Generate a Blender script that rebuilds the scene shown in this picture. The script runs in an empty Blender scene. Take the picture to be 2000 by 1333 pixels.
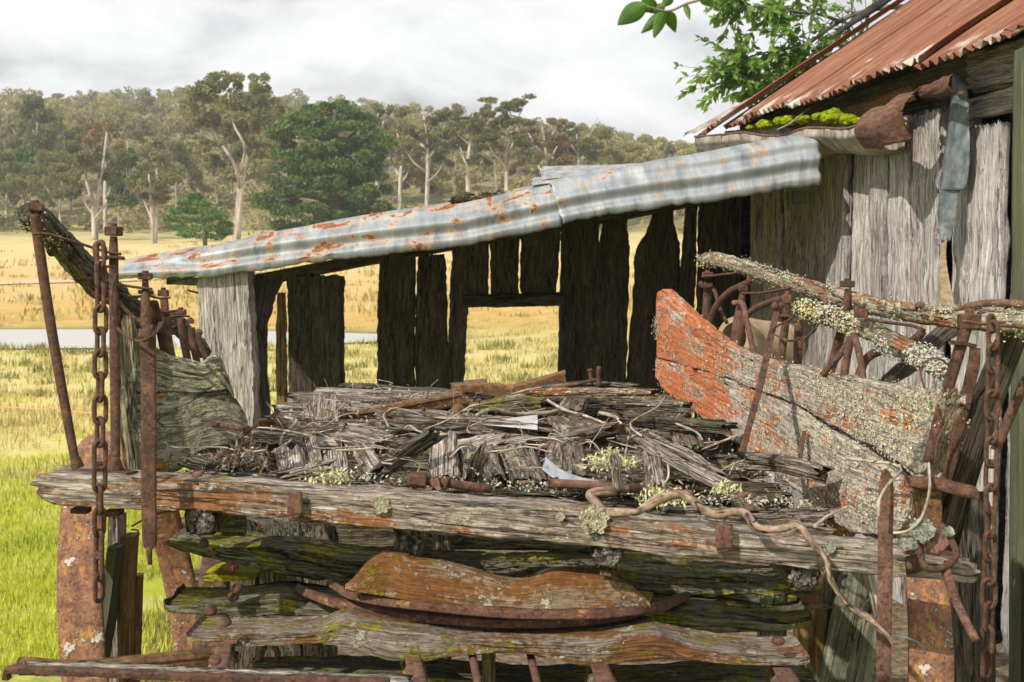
import bpy, bmesh, math, random
import numpy as np
from mathutils import Vector, Matrix, noise as MN

# ------------------------------------------------------------------ camera, sky, sun, exposure
S = bpy.context.scene
CAM = Vector((0, 0, 1.65)); F = 2500.0; TH = math.radians(3.0)
cd = bpy.data.cameras.new('camera'); cam = bpy.data.objects.new('camera', cd); S.collection.objects.link(cam)
cam.location = CAM; cam.rotation_euler = (math.radians(90) - TH, 0, 0)
cd.sensor_width = 36; cd.lens = 45; cd.clip_start = .05; cd.clip_end = 5000
cd.dof.use_dof = True; cd.dof.focus_distance = 3.5; cd.dof.aperture_fstop = 13.0
S.camera = cam
SUN_TO = Vector((-0.52, -0.58, 0.62)).normalized()
w = bpy.data.worlds.new('World'); S.world = w; w.use_nodes = True
wt = w.node_tree; wt.nodes.clear()
def wn(t): return wt.nodes.new(t)
sky = wn('ShaderNodeTexSky'); sky.sky_type = 'NISHITA'; sky.sun_disc = False
sky.sun_elevation = math.asin(SUN_TO.z); sky.sun_rotation = math.atan2(SUN_TO.x, SUN_TO.y)
b1 = wn('ShaderNodeBackground'); b1.inputs[1].default_value = .11; wt.links.new(sky.outputs[0], b1.inputs[0])
tc = wn('ShaderNodeTexCoord')
sx = wn('ShaderNodeSeparateXYZ'); wt.links.new(tc.outputs['Generated'], sx.inputs[0])
az = wn('ShaderNodeMath'); az.operation = 'ADD'; az.inputs[1].default_value = .32; wt.links.new(sx.outputs[2], az.inputs[0])
dx = wn('ShaderNodeMath'); dx.operation = 'DIVIDE'; wt.links.new(sx.outputs[0], dx.inputs[0]); wt.links.new(az.outputs[0], dx.inputs[1])
dy = wn('ShaderNodeMath'); dy.operation = 'DIVIDE'; wt.links.new(sx.outputs[1], dy.inputs[0]); wt.links.new(az.outputs[0], dy.inputs[1])
cx = wn('ShaderNodeCombineXYZ'); wt.links.new(dx.outputs[0], cx.inputs[0]); wt.links.new(dy.outputs[0], cx.inputs[1])
cn = wn('ShaderNodeTexNoise'); cn.inputs['Scale'].default_value = 3.0; cn.inputs['Detail'].default_value = 7; cn.inputs['Roughness'].default_value = .52
cn.inputs['Distortion'].default_value = .35
mp = wn('ShaderNodeMapping'); mp.inputs['Location'].default_value = (3.4, 1.3, 0); mp.inputs['Scale'].default_value = (1.0, .8, 1)
wt.links.new(cx.outputs[0], mp.inputs[0]); wt.links.new(mp.outputs[0], cn.inputs['Vector'])
cr = wn('ShaderNodeValToRGB'); e = cr.color_ramp.elements
e[0].position = .36; e[0].color = (.42, .425, .435, 1); e[1].position = .64; e[1].color = (1.02, 1.015, 1.0, 1)
m_ = e.new(.49); m_.color = (.80, .80, .798, 1)
wt.links.new(cn.outputs[0], cr.inputs[0])
b2 = wn('ShaderNodeBackground'); b2.inputs[1].default_value = .97; wt.links.new(cr.outputs[0], b2.inputs[0])
mx = wn('ShaderNodeMixShader'); mx.inputs[0].default_value = .93
wt.links.new(b1.outputs[0], mx.inputs[1]); wt.links.new(b2.outputs[0], mx.inputs[2])
wo = wn('ShaderNodeOutputWorld'); wt.links.new(mx.outputs[0], wo.inputs[0])
sl = bpy.data.lights.new('sun', 'SUN'); sl.energy = 4.0; sl.angle = math.radians(.6); sl.color = (1, .93, .82)
so = bpy.data.objects.new('sun', sl); S.collection.objects.link(so)
so.rotation_euler = (-SUN_TO).to_track_quat('-Z', 'Y').to_euler(); so.location = (0, 0, 60)
S.view_settings.view_transform = 'Standard'; S.view_settings.look = 'None'; S.view_settings.gamma = 1
S.view_settings.exposure = 0.38
S.cycles.max_bounces = 6; S.cycles.diffuse_bounces = 3; S.cycles.transparent_max_bounces = 4

# ------------------------------------------------------------------ helpers
R = random.Random(7); HAZE = True
def ray(px, py):
    a = (px - 1000) / F; b = (666.5 - py) / F; c, s = math.cos(TH), math.sin(TH)
    return Vector((a, c + b * s, b * c - s))
def P(px, py, d):
    r = ray(px, py); return CAM + r * (d / r.y)
def PP(px, py, p0, n):                       # where the sight line meets a real plane
    r = ray(px, py); return CAM + r * ((p0 - CAM).dot(n) / r.dot(n))
def lin(a, b, t): return a + (b - a) * t
def interp(xs, ys, x): return float(np.interp(x, xs, ys))
def cat(ps, u):
    n = len(ps) - 1; f = min(max(u, 0), 1) * n; i = min(int(f), n - 1); t = f - i
    p1, p2 = ps[i], ps[i + 1]; p0 = ps[i - 1] if i > 0 else p1 * 2 - p2; p3 = ps[i + 2] if i + 2 <= n else p2 * 2 - p1
    return (p1 * 2 + (p2 - p0) * t + (p0 * 2 - p1 * 5 + p2 * 4 - p3) * t * t + (p1 * 3 - p0 - p2 * 3 + p3) * t ** 3) * .5

def rootloc(p):
    while p and p.parent: p = p.parent
    return p.location.copy() if p else Vector((0, 0, 0))
def mk(name, V, Fc, mat, parent=None, gc=None, smooth=True, origin=None, base=True):
    me = bpy.data.meshes.new(name)
    V = [tuple(v) for v in V]
    if parent: o0 = rootloc(parent)
    elif origin is not None: o0 = Vector(origin)
    elif base and V:
        a = np.array(V); o0 = Vector((float(a[:, 0].mean()), float(a[:, 1].mean()), float(a[:, 2].min())))
    else: o0 = Vector((0, 0, 0))
    a = np.array(V, dtype=float) - np.array(o0)
    me.from_pydata([tuple(x) for x in a.tolist()], [], Fc)
    if gc is not None:
        at = me.attributes.new('gc', 'FLOAT_VECTOR', 'POINT')
        at.data.foreach_set('vector', np.array(gc, dtype=np.float32).ravel())
    if smooth: me.polygons.foreach_set('use_smooth', [True] * len(me.polygons))
    me.materials.append(mat); me.update()
    o = bpy.data.objects.new(name, me); S.collection.objects.link(o)
    if parent: o.parent = parent
    else: o.location = o0
    return o
def tag(o, label=None, cat=None, group=None, kind=None):
    if label: o['label'] = label
    if cat: o['category'] = cat
    if group: o['group'] = group
    if kind: o['kind'] = kind
    return o
def thing(name, label, cat, loc=(0, 0, 0), group=None):
    o = bpy.data.objects.new(name, None); S.collection.objects.link(o); o.location = loc; o.empty_display_size = .2
    bpy.context.view_layer.update
    return tag(o, label, cat, group)

class Geo:
    def __init__(s): s.V = []; s.F = []; s.G = []
    def add(s, V, Fc, G=None):
        n = len(s.V); s.V += list(V); s.F += [tuple(i + n for i in f) for f in Fc]
        s.G += list(G) if G is not None else [tuple(v) for v in V]
        return s
    def mk(s, name, mat, parent=None, **k): return mk(name, s.V, s.F, mat, parent, gc=s.G, **k)

def nz(x, y, z=0.): return MN.noise(Vector((x, y, z)))
def g_loft(st, n=40, k=10, m=3, amp=.003, edge=.004, rag=.0, rc=.25, fw=45., fl=2.2, low=.004, linear=False, seed=None, goff=None):
    """a solid plank or beam through stations (A, B, thickness): A-B is its visible face"""
    sd = R.random() * 100 if seed is None else seed
    As = [s[0] for s in st]; Bs = [s[1] for s in st]; Ts = [s[2] for s in st]
    def at(L, u):
        if linear or len(L) < 3:
            f = u * (len(L) - 1); i = min(int(f), len(L) - 2); return L[i] + (L[i + 1] - L[i]) * (f - i)
        return cat(L, u)
    ring = []
    for j in range(k + 1): ring.append((-1 + 2 * j / k, 1))
    for j in range(1, m): ring.append((1, 1 - 2 * j / m))
    for j in range(k + 1): ring.append((1 - 2 * j / k, -1))
    for j in range(1, m): ring.append((-1, -1 + 2 * j / m))
    q = len(ring); V = []; G = []; Fc = []; s_len = 0; pc = None
    gx, gy, gz = R.random() * 40, R.random() * 40, R.random() * 40
    if goff: gx, gy, gz = goff
    for i in range(n + 1):
        u = i / n
        A, B = at(As, u), at(Bs, u); f = u * (len(Ts) - 1); ii = min(int(f), len(Ts) - 2); T = Ts[ii] + (Ts[ii + 1] - Ts[ii]) * (f - ii)
        C = (A + B) / 2; u2 = min(1, u + .02); u1 = max(0, u - .02)
        D = ((at(As, u2) + at(Bs, u2)) - (at(As, u1) + at(Bs, u1))).normalized()
        W = B - A; hw = W.length / 2; W = W.normalized() if hw > 1e-6 else Vector((0, 0, -1))
        N = D.cross(W).normalized()
        if N.dot(CAM - C) < 0: N = -N
        if pc is not None: s_len += (C - pc).length
        pc = C
        for (a, b) in ring:
            x, y = a * hw, b * T / 2
            corner = abs(a) > .999 and abs(b) > .999
            if corner: r_ = min(hw, T / 2) * rc; x -= math.copysign(r_, a); y -= math.copysign(r_ * .45, b)
            elif abs(a) > .999: pass
            sl_ = s_len * fl
            if abs(b) > .999:
                v1 = nz(sl_ + sd, x * fw, b * 7 + sd); v2 = nz(sl_ * 2.3 + sd + 9, x * fw * 2.1, b * 7)
                d = amp * (-1.6 * max(0, 1 - abs(v1) * 8) * max(0, min(1, .5 + 2.5 * v2)) + .6 * v2)
                d += low * nz(s_len * 5 + sd, x * 6, b * 3)
                y += math.copysign(1, b) * d if not corner else 0
            if abs(a) > .8:
                ed = edge * (nz(s_len * 9 + sd * 2, a * 5 + 3, b * 2) + .6 * nz(s_len * 31 + sd, a * 9, b * 5))
                x += math.copysign(1, a) * ed
                if abs(b) < .999: y += 0
            sh = 0
            if rag and (u < .12 or u > .88):
                e_ = (1 - u / .12) if u < .12 else (u - .88) / .12
                sh = rag * e_ * (nz(a * hw * 60 + sd, b * T * 40, 3 if u < .5 else 8) * 1.2 + .5 * nz(a * hw * 140 + sd, b * T * 90, 5)) * (1 if u > .5 else -1)
            V.append(C + W * x + N * (y - T / 2) + D * sh)
            G.append((s_len + sh + gx, x + gy, y + gz))
    for i in range(n):
        for j in range(q):
            a, b = i * q + j, i * q + (j + 1) % q
            Fc.append((a, b, b + q, a + q))
    for i0, rev in ((0, 1), (n * q, 0)):
        c = sum((V[i0 + j] for j in range(q)), Vector()) / q; V.append(c)
        G.append(tuple(np.mean([G[i0 + j] for j in range(q)], axis=0))); ci = len(V) - 1
        for j in range(q):
            t = (i0 + j, i0 + (j + 1) % q, ci); Fc.append(t[::-1] if not rev else t)
    g = Geo(); g.add(V, Fc, G); return g
def loft(name, st, mat, parent=None, **k): return g_loft(st, **k).mk(name, mat, parent)
def HB(name, pts, t, mat, parent=None, **k):      # beam running across: (x, y top, y bottom, depth)
    st = []
    flush = k.pop('flush', False)
    for x, a, b, d in pts:
        A, B = P(x, a, d), P(x, b, d); z = P(x, a, d + t * .75).z
        if flush: pass
        elif z < 1.6 and z > B.z + .015: A.z = z
        elif z < 1.6: A.z = max(B.z + .012, min(A.z, z))
        st.append((A, B, t))
    return loft(name, st, mat, parent, **k)
def VB(name, pts, t, mat, parent=None, **k):      # upright: (y, x left, x right, depth)
    return loft(name, [(P(a, y, d), P(b, y, d), t) for y, a, b, d in pts], mat, parent, **k)
def g_tube(path, rad, sides=10, n=None, amp=0., linear=False, flat=None, g=None):
    g = g or Geo(); N = n or (len(path) - 1) * (1 if linear else 6); V = []; G = []; Fc = []; s_len = 0; pp = None; up = None
    if not hasattr(rad, '__len__'): rad = [rad] * len(path)
    gx, gy = R.random() * 50, R.random() * 50
    def at(u):
        if linear or len(path) < 3:
            f = u * (len(path) - 1); i = min(int(f), len(path) - 2); return path[i].lerp(path[i + 1], f - i)
        return cat(path, u)
    for i in range(N + 1):
        u = i / N; p = at(u); D = (at(min(1, u + .5 / N)) - at(max(0, u - .5 / N))).normalized()
        if up is None: up = Vector((0, 0, 1)) if abs(D.z) < .8 else Vector((0, 1, 0))
        X = D.cross(up).normalized(); Y = X.cross(D).normalized(); up = Y
        f = u * (len(rad) - 1); ii = min(int(f), len(rad) - 2); r = rad[ii] + (rad[ii + 1] - rad[ii]) * (f - ii)
        if pp is not None: s_len += (p - pp).length
        pp = p
        for j in range(sides):
            a = 2 * math.pi * j / sides; ca, sa = math.cos(a), math.sin(a)
            rr = r * (1 + (amp / max(r, 1e-5)) * (nz(s_len * 25 + gx, ca * 2, sa * 2) + .5 * nz(s_len * 70, ca * 4, sa * 4 + gy))) if amp else r
            x, y = ca * rr, sa * rr
            if flat: x *= flat[0]; y *= flat[1]
            V.append(p + X * x + Y * y); G.append((s_len + gx, x + gy, y))
    for i in range(N):
        for j in range(sides):
            a, b = i * sides + j, i * sides + (j + 1) % sides; Fc.append((a, b, b + sides, a + sides))
    for i0, rev in ((0, 0), (N * sides, 1)):
        V.append(sum((V[i0 + j] for j in range(sides)), Vector()) / sides); G.append(G[i0]); c = len(V) - 1
        for j in range(sides):
            t = (i0 + j, i0 + (j + 1) % sides, c); Fc.append(t if rev else t[::-1])
    g.add(V, Fc, G); return g
def tube(name, path, rad, mat, parent=None, **k): return g_tube(path, rad, **k).mk(name, mat, parent)
def TP(name, pts, rpx, mat, parent=None, **k):    # rod through (x, y, depth), radius in pixels at that depth
    path = [P(*p) for p in pts]; rs = rpx if hasattr(rpx, '__len__') else [rpx] * len(pts)
    return tube(name, path, [r * p[2] / F for r, p in zip(rs, pts)], mat, parent, **k)
def g_prism(c, ax, r, h, sides=6, bev=.15, rot=None, g=None):
    g = g or Geo(); ax = ax.normalized(); up = Vector((0, 1, .2)) if abs(ax.y) < .8 else Vector((1, 0, 0))
    X = ax.cross(up).normalized(); Y = ax.cross(X); rot = R.random() * 3 if rot is None else rot; V = []; b = bev * r
    for (rr, hh) in ((r - b, -h / 2), (r, -h / 2 + b), (r, h / 2 - b), (r - b, h / 2)):
        for j in range(sides):
            a = rot + 2 * math.pi * j / sides; V.append(c + X * rr * math.cos(a) + Y * rr * math.sin(a) + ax * hh)
    Fc = [(i * sides + j, i * sides + (j + 1) % sides, (i + 1) * sides + (j + 1) % sides, (i + 1) * sides + j) for i in range(3) for j in range(sides)]
    Fc += [tuple(range(sides))[::-1], tuple(range(3 * sides, 4 * sides))]
    g.add(V, Fc); return g
def g_box(c, sx_, sy_, sz_, rot=None, g=None, bev=.1):
    g = g or Geo(); bm = bmesh.new(); bmesh.ops.create_cube(bm, size=1)
    for v in bm.verts: v.co = Vector((v.co.x * sx_, v.co.y * sy_, v.co.z * sz_))
    bmesh.ops.bevel(bm, geom=bm.edges[:], offset=min(sx_, sy_, sz_) * bev, segments=1, affect='EDGES')
    M = rot or Matrix(); V = [M @ v.co + c for v in bm.verts]; bm.verts.index_update()
    Fc = [tuple(v.index for v in f.verts) for f in bm.faces]; bm.free(); g.add(V, Fc); return g
def g_grid(fn, nu, nv, g=None, close=False):
    g = g or Geo(); V = []; G = []
    for i in range(nu + 1):
        for j in range(nv + 1):
            p, c = fn(i / nu, j / nv); V.append(p); G.append(c)
    Fc = [(i * (nv + 1) + j, (i + 1) * (nv + 1) + j, (i + 1) * (nv + 1) + j + 1, i * (nv + 1) + j + 1) for i in range(nu) for j in range(nv)]
    g.add(V, Fc, G); return g
def solid(o, t, off=0):
    m = o.modifiers.new('thickness', 'SOLIDIFY'); m.thickness = t; m.offset = off; return o
def flakes(name, src, mat, parent, count, size, cond=None, seed=1):
    """foliose lichen: many tiny cupped flakes over a part's surface"""
    rr = random.Random(seed); me = src.data; o0 = rootloc(parent) if parent else src.location; g = Geo(); ps = me.polygons
    idx = [p for p in ps if (cond is None or cond(p.center + o0, p.normal))]
    if not idx: return None
    for _ in range(count):
        p = rr.choice(idx); c = p.center + o0; n = p.normal
        if MN.noise(c * 14 + Vector((seed, 0, 0))) < -.02: continue
        c = c + Vector((rr.gauss(0, .006), rr.gauss(0, .006), rr.gauss(0, .006))); s = size * rr.uniform(.4, 1.3)
        t = n.orthogonal().normalized(); t.rotate(Matrix.Rotation(rr.random() * 6.3, 3, n)); b = n.cross(t)
        V = [c - n * s * .25]; q = 6
        for j in range(q):
            a = 6.283 * j / q; r = s * rr.uniform(.6, 1.15)
            V.append(c + (t * math.cos(a) + b * math.sin(a)) * r + n * s * rr.uniform(-.1, .75))
        g.add(V, [(0, 1 + j, 1 + (j + 1) % q) for j in range(q)])
    if not g.V: return None
    o = g.mk(name, mat, parent, smooth=False); o['kind'] = 'stuff'; return o

# ------------------------------------------------------------------ materials
class NT:
    def __init__(s, name):
        s.m = bpy.data.materials.new(name); s.m.use_nodes = True; s.t = s.m.node_tree; s.t.nodes.clear()
        s.out = s.t.nodes.new('ShaderNodeOutputMaterial'); s.b = s.t.nodes.new('ShaderNodeBsdfPrincipled')
        s.t.links.new(s.b.outputs[0], s.out.inputs[0])
    def n(s, t, **k):
        x = s.t.nodes.new(t)
        for a, b in k.items(): setattr(x, a, b)
        return x
    def put(s, sock, v):
        if isinstance(v, bpy.types.NodeSocket): s.t.links.new(v, sock)
        elif v is not None:
            if sock.type == 'RGBA' and hasattr(v, '__len__') and len(v) == 3: v = (*v, 1)
            sock.default_value = v
    def gc(s): x = s.n('ShaderNodeAttribute'); x.attribute_name = 'gc'; return x.outputs['Vector']
    def pos(s): return s.n('ShaderNodeNewGeometry').outputs['Position']
    def sc(s, v, k):
        x = s.n('ShaderNodeVectorMath', operation='MULTIPLY'); s.put(x.inputs[0], v); x.inputs[1].default_value = k if hasattr(k, '__len__') else (k, k, k); return x.outputs[0]
    def noise(s, v, scale=1., det=4., ro=.55, dist=0.):
        x = s.n('ShaderNodeTexNoise'); s.put(x.inputs['Vector'], v); x.inputs['Scale'].default_value = scale
        x.inputs['Detail'].default_value = det; x.inputs['Roughness'].default_value = ro; x.inputs['Distortion'].default_value = dist; return x.outputs[0]
    def vor(s, v, scale=1.):
        x = s.n('ShaderNodeTexVoronoi'); s.put(x.inputs['Vector'], v); x.inputs['Scale'].default_value = scale; return x.outputs['Distance']
    def math(s, op, a, b=0., c=None):
        x = s.n('ShaderNodeMath', operation=op); s.put(x.inputs[0], a); s.put(x.inputs[1], b)
        if c is not None: s.put(x.inputs[2], c)
        return x.outputs[0]
    def step(s, v, a, b):
        x = s.n('ShaderNodeMapRange', interpolation_type='SMOOTHSTEP'); s.put(x.inputs['Value'], v)
        x.inputs['From Min'].default_value = a; x.inputs['From Max'].default_value = b; return x.outputs[0]
    def ramp(s, f, stops):
        x = s.n('ShaderNodeValToRGB'); s.put(x.inputs[0], f); el = x.color_ramp.elements
        while len(el) < len(stops): el.new(.5)
        for q, (p, c) in zip(el, stops): q.position = p; q.color = (*c, 1)
        return x.outputs[0]
    def mix(s, f, a, b, mode='MIX'):
        x = s.n('ShaderNodeMix', data_type='RGBA', blend_type=mode); s.put(x.inputs[0], f); s.put(x.inputs[6], a); s.put(x.inputs[7], b); return x.outputs[2]
    def sep(s, v): x = s.n('ShaderNodeSeparateXYZ'); s.put(x.inputs[0], v); return x.outputs
    def rnd(s): return s.n('ShaderNodeObjectInfo').outputs['Random']
    def bump(s, h, dist=.004, st=1.):
        x = s.n('ShaderNodeBump'); s.put(x.inputs['Height'], h); x.inputs['Distance'].default_value = dist; x.inputs['Strength'].default_value = st; return x.outputs[0]
    def fin(s, col, rough=.85, nor=None, spec=.25, metal=0.):
        s.put(s.b.inputs['Base Color'], col); s.put(s.b.inputs['Roughness'], rough); s.put(s.b.inputs['Metallic'], metal)
        s.put(s.b.inputs['Specular IOR Level'], spec)
        if nor is not None: s.put(s.b.inputs['Normal'], nor)
        return s.m

def wood(name, dark, mid, light, lichen=0., lcol=(.50, .52, .36), orange=0., ocol=(.36, .10, .02), moss=0., mcol=(.20, .20, .015), red=0., gs=(5., 75., 75.), bump=.006, tone=.35, lsc=22., crk=1., vary=.35, grad=None):
    s = NT(name); g = s.gc(); gs = (gs[0] * 2.2, gs[1], gs[2]); gv = gs
    n1 = s.noise(s.sc(g, gv), 1, 6, .6); nf = s.noise(s.sc(g, (gs[0] * 3.2, gs[1] * 3.4, gs[2] * 3.4)), 1, 4, .6); iso = s.noise(g, 75, 6, .7)
    n2 = s.noise(s.sc(g, (1.6, 9, 9)), 1, 4)
    gr = s.math('ADD', s.math('MULTIPLY', n1, .55), s.math('MULTIPLY', nf, .45))
    col = s.ramp(gr, [(.36, dark), (.49, mid), (.62, light)])
    col = s.mix(s.math('MULTIPLY', s.step(n2, .4, .65), tone), col, tuple(c * .55 for c in mid))
    col = s.mix(s.math('MULTIPLY', s.step(iso, .55, .68), .6), col, dark)
    col = s.mix(s.math('MULTIPLY', s.step(iso, .43, .30), .4), col, tuple(min(1, c * 1.25) for c in light))
    c1 = s.step(s.math('ABSOLUTE', s.math('SUBTRACT', s.noise(s.sc(g, (gs[0] * .15, gs[1] * .3, gs[2] * .3)), 1, 4, .6), .5)), .0, .016)
    c1 = s.math('MAXIMUM', c1, s.step(s.noise(s.sc(g, (2.4, 14, 14)), 1, 3), .50, .42))
    c2 = s.step(s.math('ABSOLUTE', s.math('SUBTRACT', s.noise(s.sc(g, (gs[0] * .4, gs[1] * 1.15, gs[2] * 1.15)), 1, 3, .5), .5)), -.01, .045)
    crack = s.math('MULTIPLY', c1, s.math('ADD', .45, s.math('MULTIPLY', c2, .55)))
    if crk != 1: crack = s.math('ADD', 1 - crk, s.math('MULTIPLY', crack, crk))
    if red: col = s.mix(s.math('MULTIPLY', s.step(s.noise(s.sc(g, (1.5, 30, 30)), 1, 4), .50, .64), red), col, (.25, .10, .07))
    h = s.math('ADD', s.math('MULTIPLY', gr, .7), s.math('MULTIPLY', iso, .25))
    brk = s.math('ADD', s.math('MULTIPLY', s.math('SUBTRACT', iso, .5), .55), s.math('MULTIPLY', s.math('SUBTRACT', n1, .5), .45))
    gq = 0.
    if grad: gq = s.step(s.sep(g)[0], grad[0], grad[1])
    if orange:
        on = s.math('ADD', s.noise(s.sc(g, (5, 12, 12)), 1, 7, .6, .4), brk)
        if grad: on = s.math('SUBTRACT', on, s.math('MULTIPLY', gq, grad[2]))
        o = s.step(on, .64 - orange * .30, .74 - orange * .30)
        oc = s.mix(.35, s.ramp(s.noise(g, 85, 6, .7), [(.3, tuple(c * .4 for c in ocol)), (.5, tuple(c * .8 for c in ocol)), (.68, tuple(min(1, c * 1.3) for c in ocol))]), col, 'MULTIPLY')
        oc = s.mix(.25, oc, ocol)
        col = s.mix(s.math('MULTIPLY', o, .88), col, oc)
    if moss:
        m = s.step(s.math('ADD', s.noise(g, 12, 6, .6), s.math('MULTIPLY', brk, .8)), .68 - moss * .28, .78 - moss * .28)
        mc = s.ramp(s.noise(g, 90, 5, .7), [(.35, tuple(c * .3 for c in mcol)), (.62, mcol)])
        col = s.mix(s.math('MULTIPLY', m, .85), col, mc); h = s.math('ADD', h, s.math('MULTIPLY', m, .25))
    col = s.mix(s.math('SUBTRACT', 1, crack), col, tuple(c * .10 for c in mid))
    h = s.math('ADD', h, s.math('MULTIPLY', crack, .9))
    if lichen:
        l1 = s.math('ADD', s.noise(s.sc(g, (.9, 1, 1)), lsc, 8, .68, .3), s.math('MULTIPLY', brk, .45))
        if grad: l1 = s.math('ADD', l1, s.math('MULTIPLY', gq, grad[3]))
        l = s.step(l1, .69 - lichen * .26, .735 - lichen * .26)
        lc = s.ramp(s.noise(g, 210, 4, .7), [(.3, tuple(c * .25 for c in lcol)), (.5, tuple(c * .8 for c in lcol)), (.66, tuple(min(1, c * 1.3) for c in lcol))])
        col = s.mix(s.math('MULTIPLY', l, .9), col, lc); h = s.math('ADD', h, s.math('MULTIPLY', l, s.math('ADD', .3, s.noise(g, 210, 4))))
    if vary:
        kk = s.math('ADD', 1 - vary * .5, s.math('MULTIPLY', s.rnd(), vary)); kc = s.n('ShaderNodeCombineColor')
        for i in range(3): s.put(kc.inputs[i], kk)
        col = s.mix(1., col, kc.outputs[0], 'MULTIPLY')
    return s.fin(col, .92, s.bump(h, bump, 1.), .15)

W_SLAB = wood('slab_grey_wood', (.16, .145, .135), (.39, .37, .35), (.55, .535, .515), red=.2, gs=(2., 70., 70.), tone=.3, bump=.006, crk=.8, vary=.5)
W_SLAB2 = wood('slab_brown_wood', (.13, .11, .105), (.33, .295, .285), (.50, .465, .45), crk=.8, red=.12, gs=(3., 50., 50.), tone=.4, bump=.009)
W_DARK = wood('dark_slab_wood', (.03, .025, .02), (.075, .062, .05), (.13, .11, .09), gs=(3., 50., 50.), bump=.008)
W_POST = wood('pale_post_wood', (.15, .135, .115), (.34, .315, .28), (.50, .47, .42), gs=(2.5, 55., 55.), tone=.25, bump=.005)
W_BEAM = wood('beam_wood', (.075, .057, .042), (.245, .205, .165), (.46, .41, .35), lichen=.30, lcol=(.56, .53, .40), orange=.32, ocol=(.28, .105, .028), moss=.22, mcol=(.30, .27, .02), bump=.006, crk=.8)
W_DECK = wood('deck_wood', (.024, .019, .015), (.15, .118, .09), (.44, .385, .315), lichen=.42, moss=.12, gs=(5., 95., 95.), bump=.009, tone=.5)
W_SPLIT = wood('splintered_wood', (.06, .045, .035), (.30, .25, .20), (.60, .56, .50), lichen=.2, gs=(4., 130., 130.), bump=.010, tone=.25)
W_MOSSY = wood('mossy_wood', (.035, .035, .025), (.135, .125, .085), (.29, .265, .20), lichen=.30, lcol=(.42, .46, .34), moss=.70, mcol=(.29, .275, .02), orange=.2, ocol=(.25, .09, .02), bump=.007)
W_LOWER = wood('stained_bolster_wood', (.07, .055, .04), (.24, .20, .155), (.44, .39, .33), lichen=.36, lcol=(.56, .50, .38), orange=.52, ocol=(.22, .085, .016), moss=.50, mcol=(.33, .29, .015), bump=.005, crk=.45)
W_SADDLE = wood('orange_saddle_wood', (.08, .05, .03), (.24, .17, .11), (.38, .31, .22), lichen=.50, lcol=(.58, .48, .36), orange=.74, ocol=(.225, .085, .018), moss=.40, mcol=(.28, .25, .02), bump=.007, lsc=19., crk=.2)
W_LBOARD = wood('lichened_side_wood', (.11, .10, .07), (.30, .285, .20), (.48, .455, .34), lichen=.6, lcol=(.46, .45, .27), crk=.7, orange=.16, ocol=(.45, .17, .02), moss=.2, gs=(6, 55, 55), bump=.010, lsc=30.)
W_RAIL = wood('lichened_rail_wood', (.07, .05, .035), (.24, .19, .14), (.42, .37, .30), lichen=.62, lcol=(.50, .48, .30), orange=.36, ocol=(.36, .12, .03), bump=.009, lsc=40.)
W_OLDRAIL = wood('rotten_rail_wood', (.03, .026, .018), (.11, .095, .065), (.24, .21, .15), lichen=.40, lcol=(.34, .33, .21), moss=.2, bump=.012, lsc=45.)
W_PAINT = wood('red_painted_side_wood', (.12, .09, .07), (.40, .35, .29), (.60, .55, .48), lichen=.40, lcol=(.56, .50, .38), orange=.92, ocol=(.60, .16, .04), grad=(.15, 1.25, .17, .10), moss=.06, mcol=(.3, .32, .12), gs=(5, 60, 60), bump=.007, lsc=40., crk=.5)
W_POLE = wood('weathered_pole_wood', (.08, .085, .06), (.18, .18, .13), (.30, .29, .22), moss=.25, mcol=(.14, .16, .03), gs=(2, 40, 40), bump=.003)
W_BROWNPOLE = wood('brown_pole_wood', (.08, .05, .025), (.20, .125, .05), (.34, .24, .12), moss=.2, gs=(2, 40, 40), bump=.003)
W_GREENPOLE = wood('green_treated_wood', (.045, .053, .03), (.08, .09, .052), (.125, .125, .08), crk=.15, gs=(.8, 40, 40), bump=.003)
W_BRANCH = wood('peeled_branch_wood', (.11, .07, .05), (.27, .19, .135), (.44, .335, .25), gs=(9, 40, 40), bump=.003, tone=.5)
W_TWIG = wood('dry_twig_wood', (.16, .12, .09), (.36, .30, .23), (.55, .48, .40), gs=(8, 60, 60), bump=.002)
W_ENDGRAIN = wood('end_grain_wood', (.012, .011, .01), (.11, .10, .085), (.46, .43, .37), lichen=.3, lcol=(.55, .55, .45), moss=.3, mcol=(.3, .26, .03), gs=(45, 45, 45), bump=.014)

def rust(name, a, b, c, spots=0., scol=(.62, .55, .46), yel=0., sc=1.):
    s = NT(name); g = s.gc()
    n = s.noise(g, 45 * sc, 8, .65); n2 = s.noise(g, 9 * sc, 5)
    col = s.ramp(n, [(.32, a), (.5, b), (.68, c)])
    col = s.mix(s.math('MULTIPLY', s.step(n2, .45, .7), .5), col, tuple(x * .5 for x in b))
    if yel: col = s.mix(s.math('MULTIPLY', s.step(s.noise(s.sc(g, (1, 1.6, 1.6)), 26 * sc, 7, .7), .62 - .2 * yel, .72 - .2 * yel), .8), col, (.42, .22, .06))
    fine = s.noise(g, 160 * sc, 6, .75); pit = s.step(fine, .56, .66); col = s.mix(s.math('MULTIPLY', pit, .6), col, tuple(x * .45 for x in a)); col = s.mix(s.math('MULTIPLY', s.step(fine, .44, .34), .5), col, tuple(min(1, x * 1.5) for x in c))
    h = s.math('SUBTRACT', s.math('ADD', s.math('MULTIPLY', n, .6), s.math('MULTIPLY', fine, .4)), s.math('MULTIPLY', pit, .3))
    if spots:
        l = s.step(s.noise(g, 26 * sc, 9, .72), .70 - spots * .25, .74 - spots * .25); col = s.mix(l, col, scol); h = s.math('ADD', h, l)
    return s.fin(col, .78, s.bump(h, .005, 1.), .3)
IRON = rust('rusty_iron', (.038, .020, .014), (.085, .042, .027), (.165, .078, .045))
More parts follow.
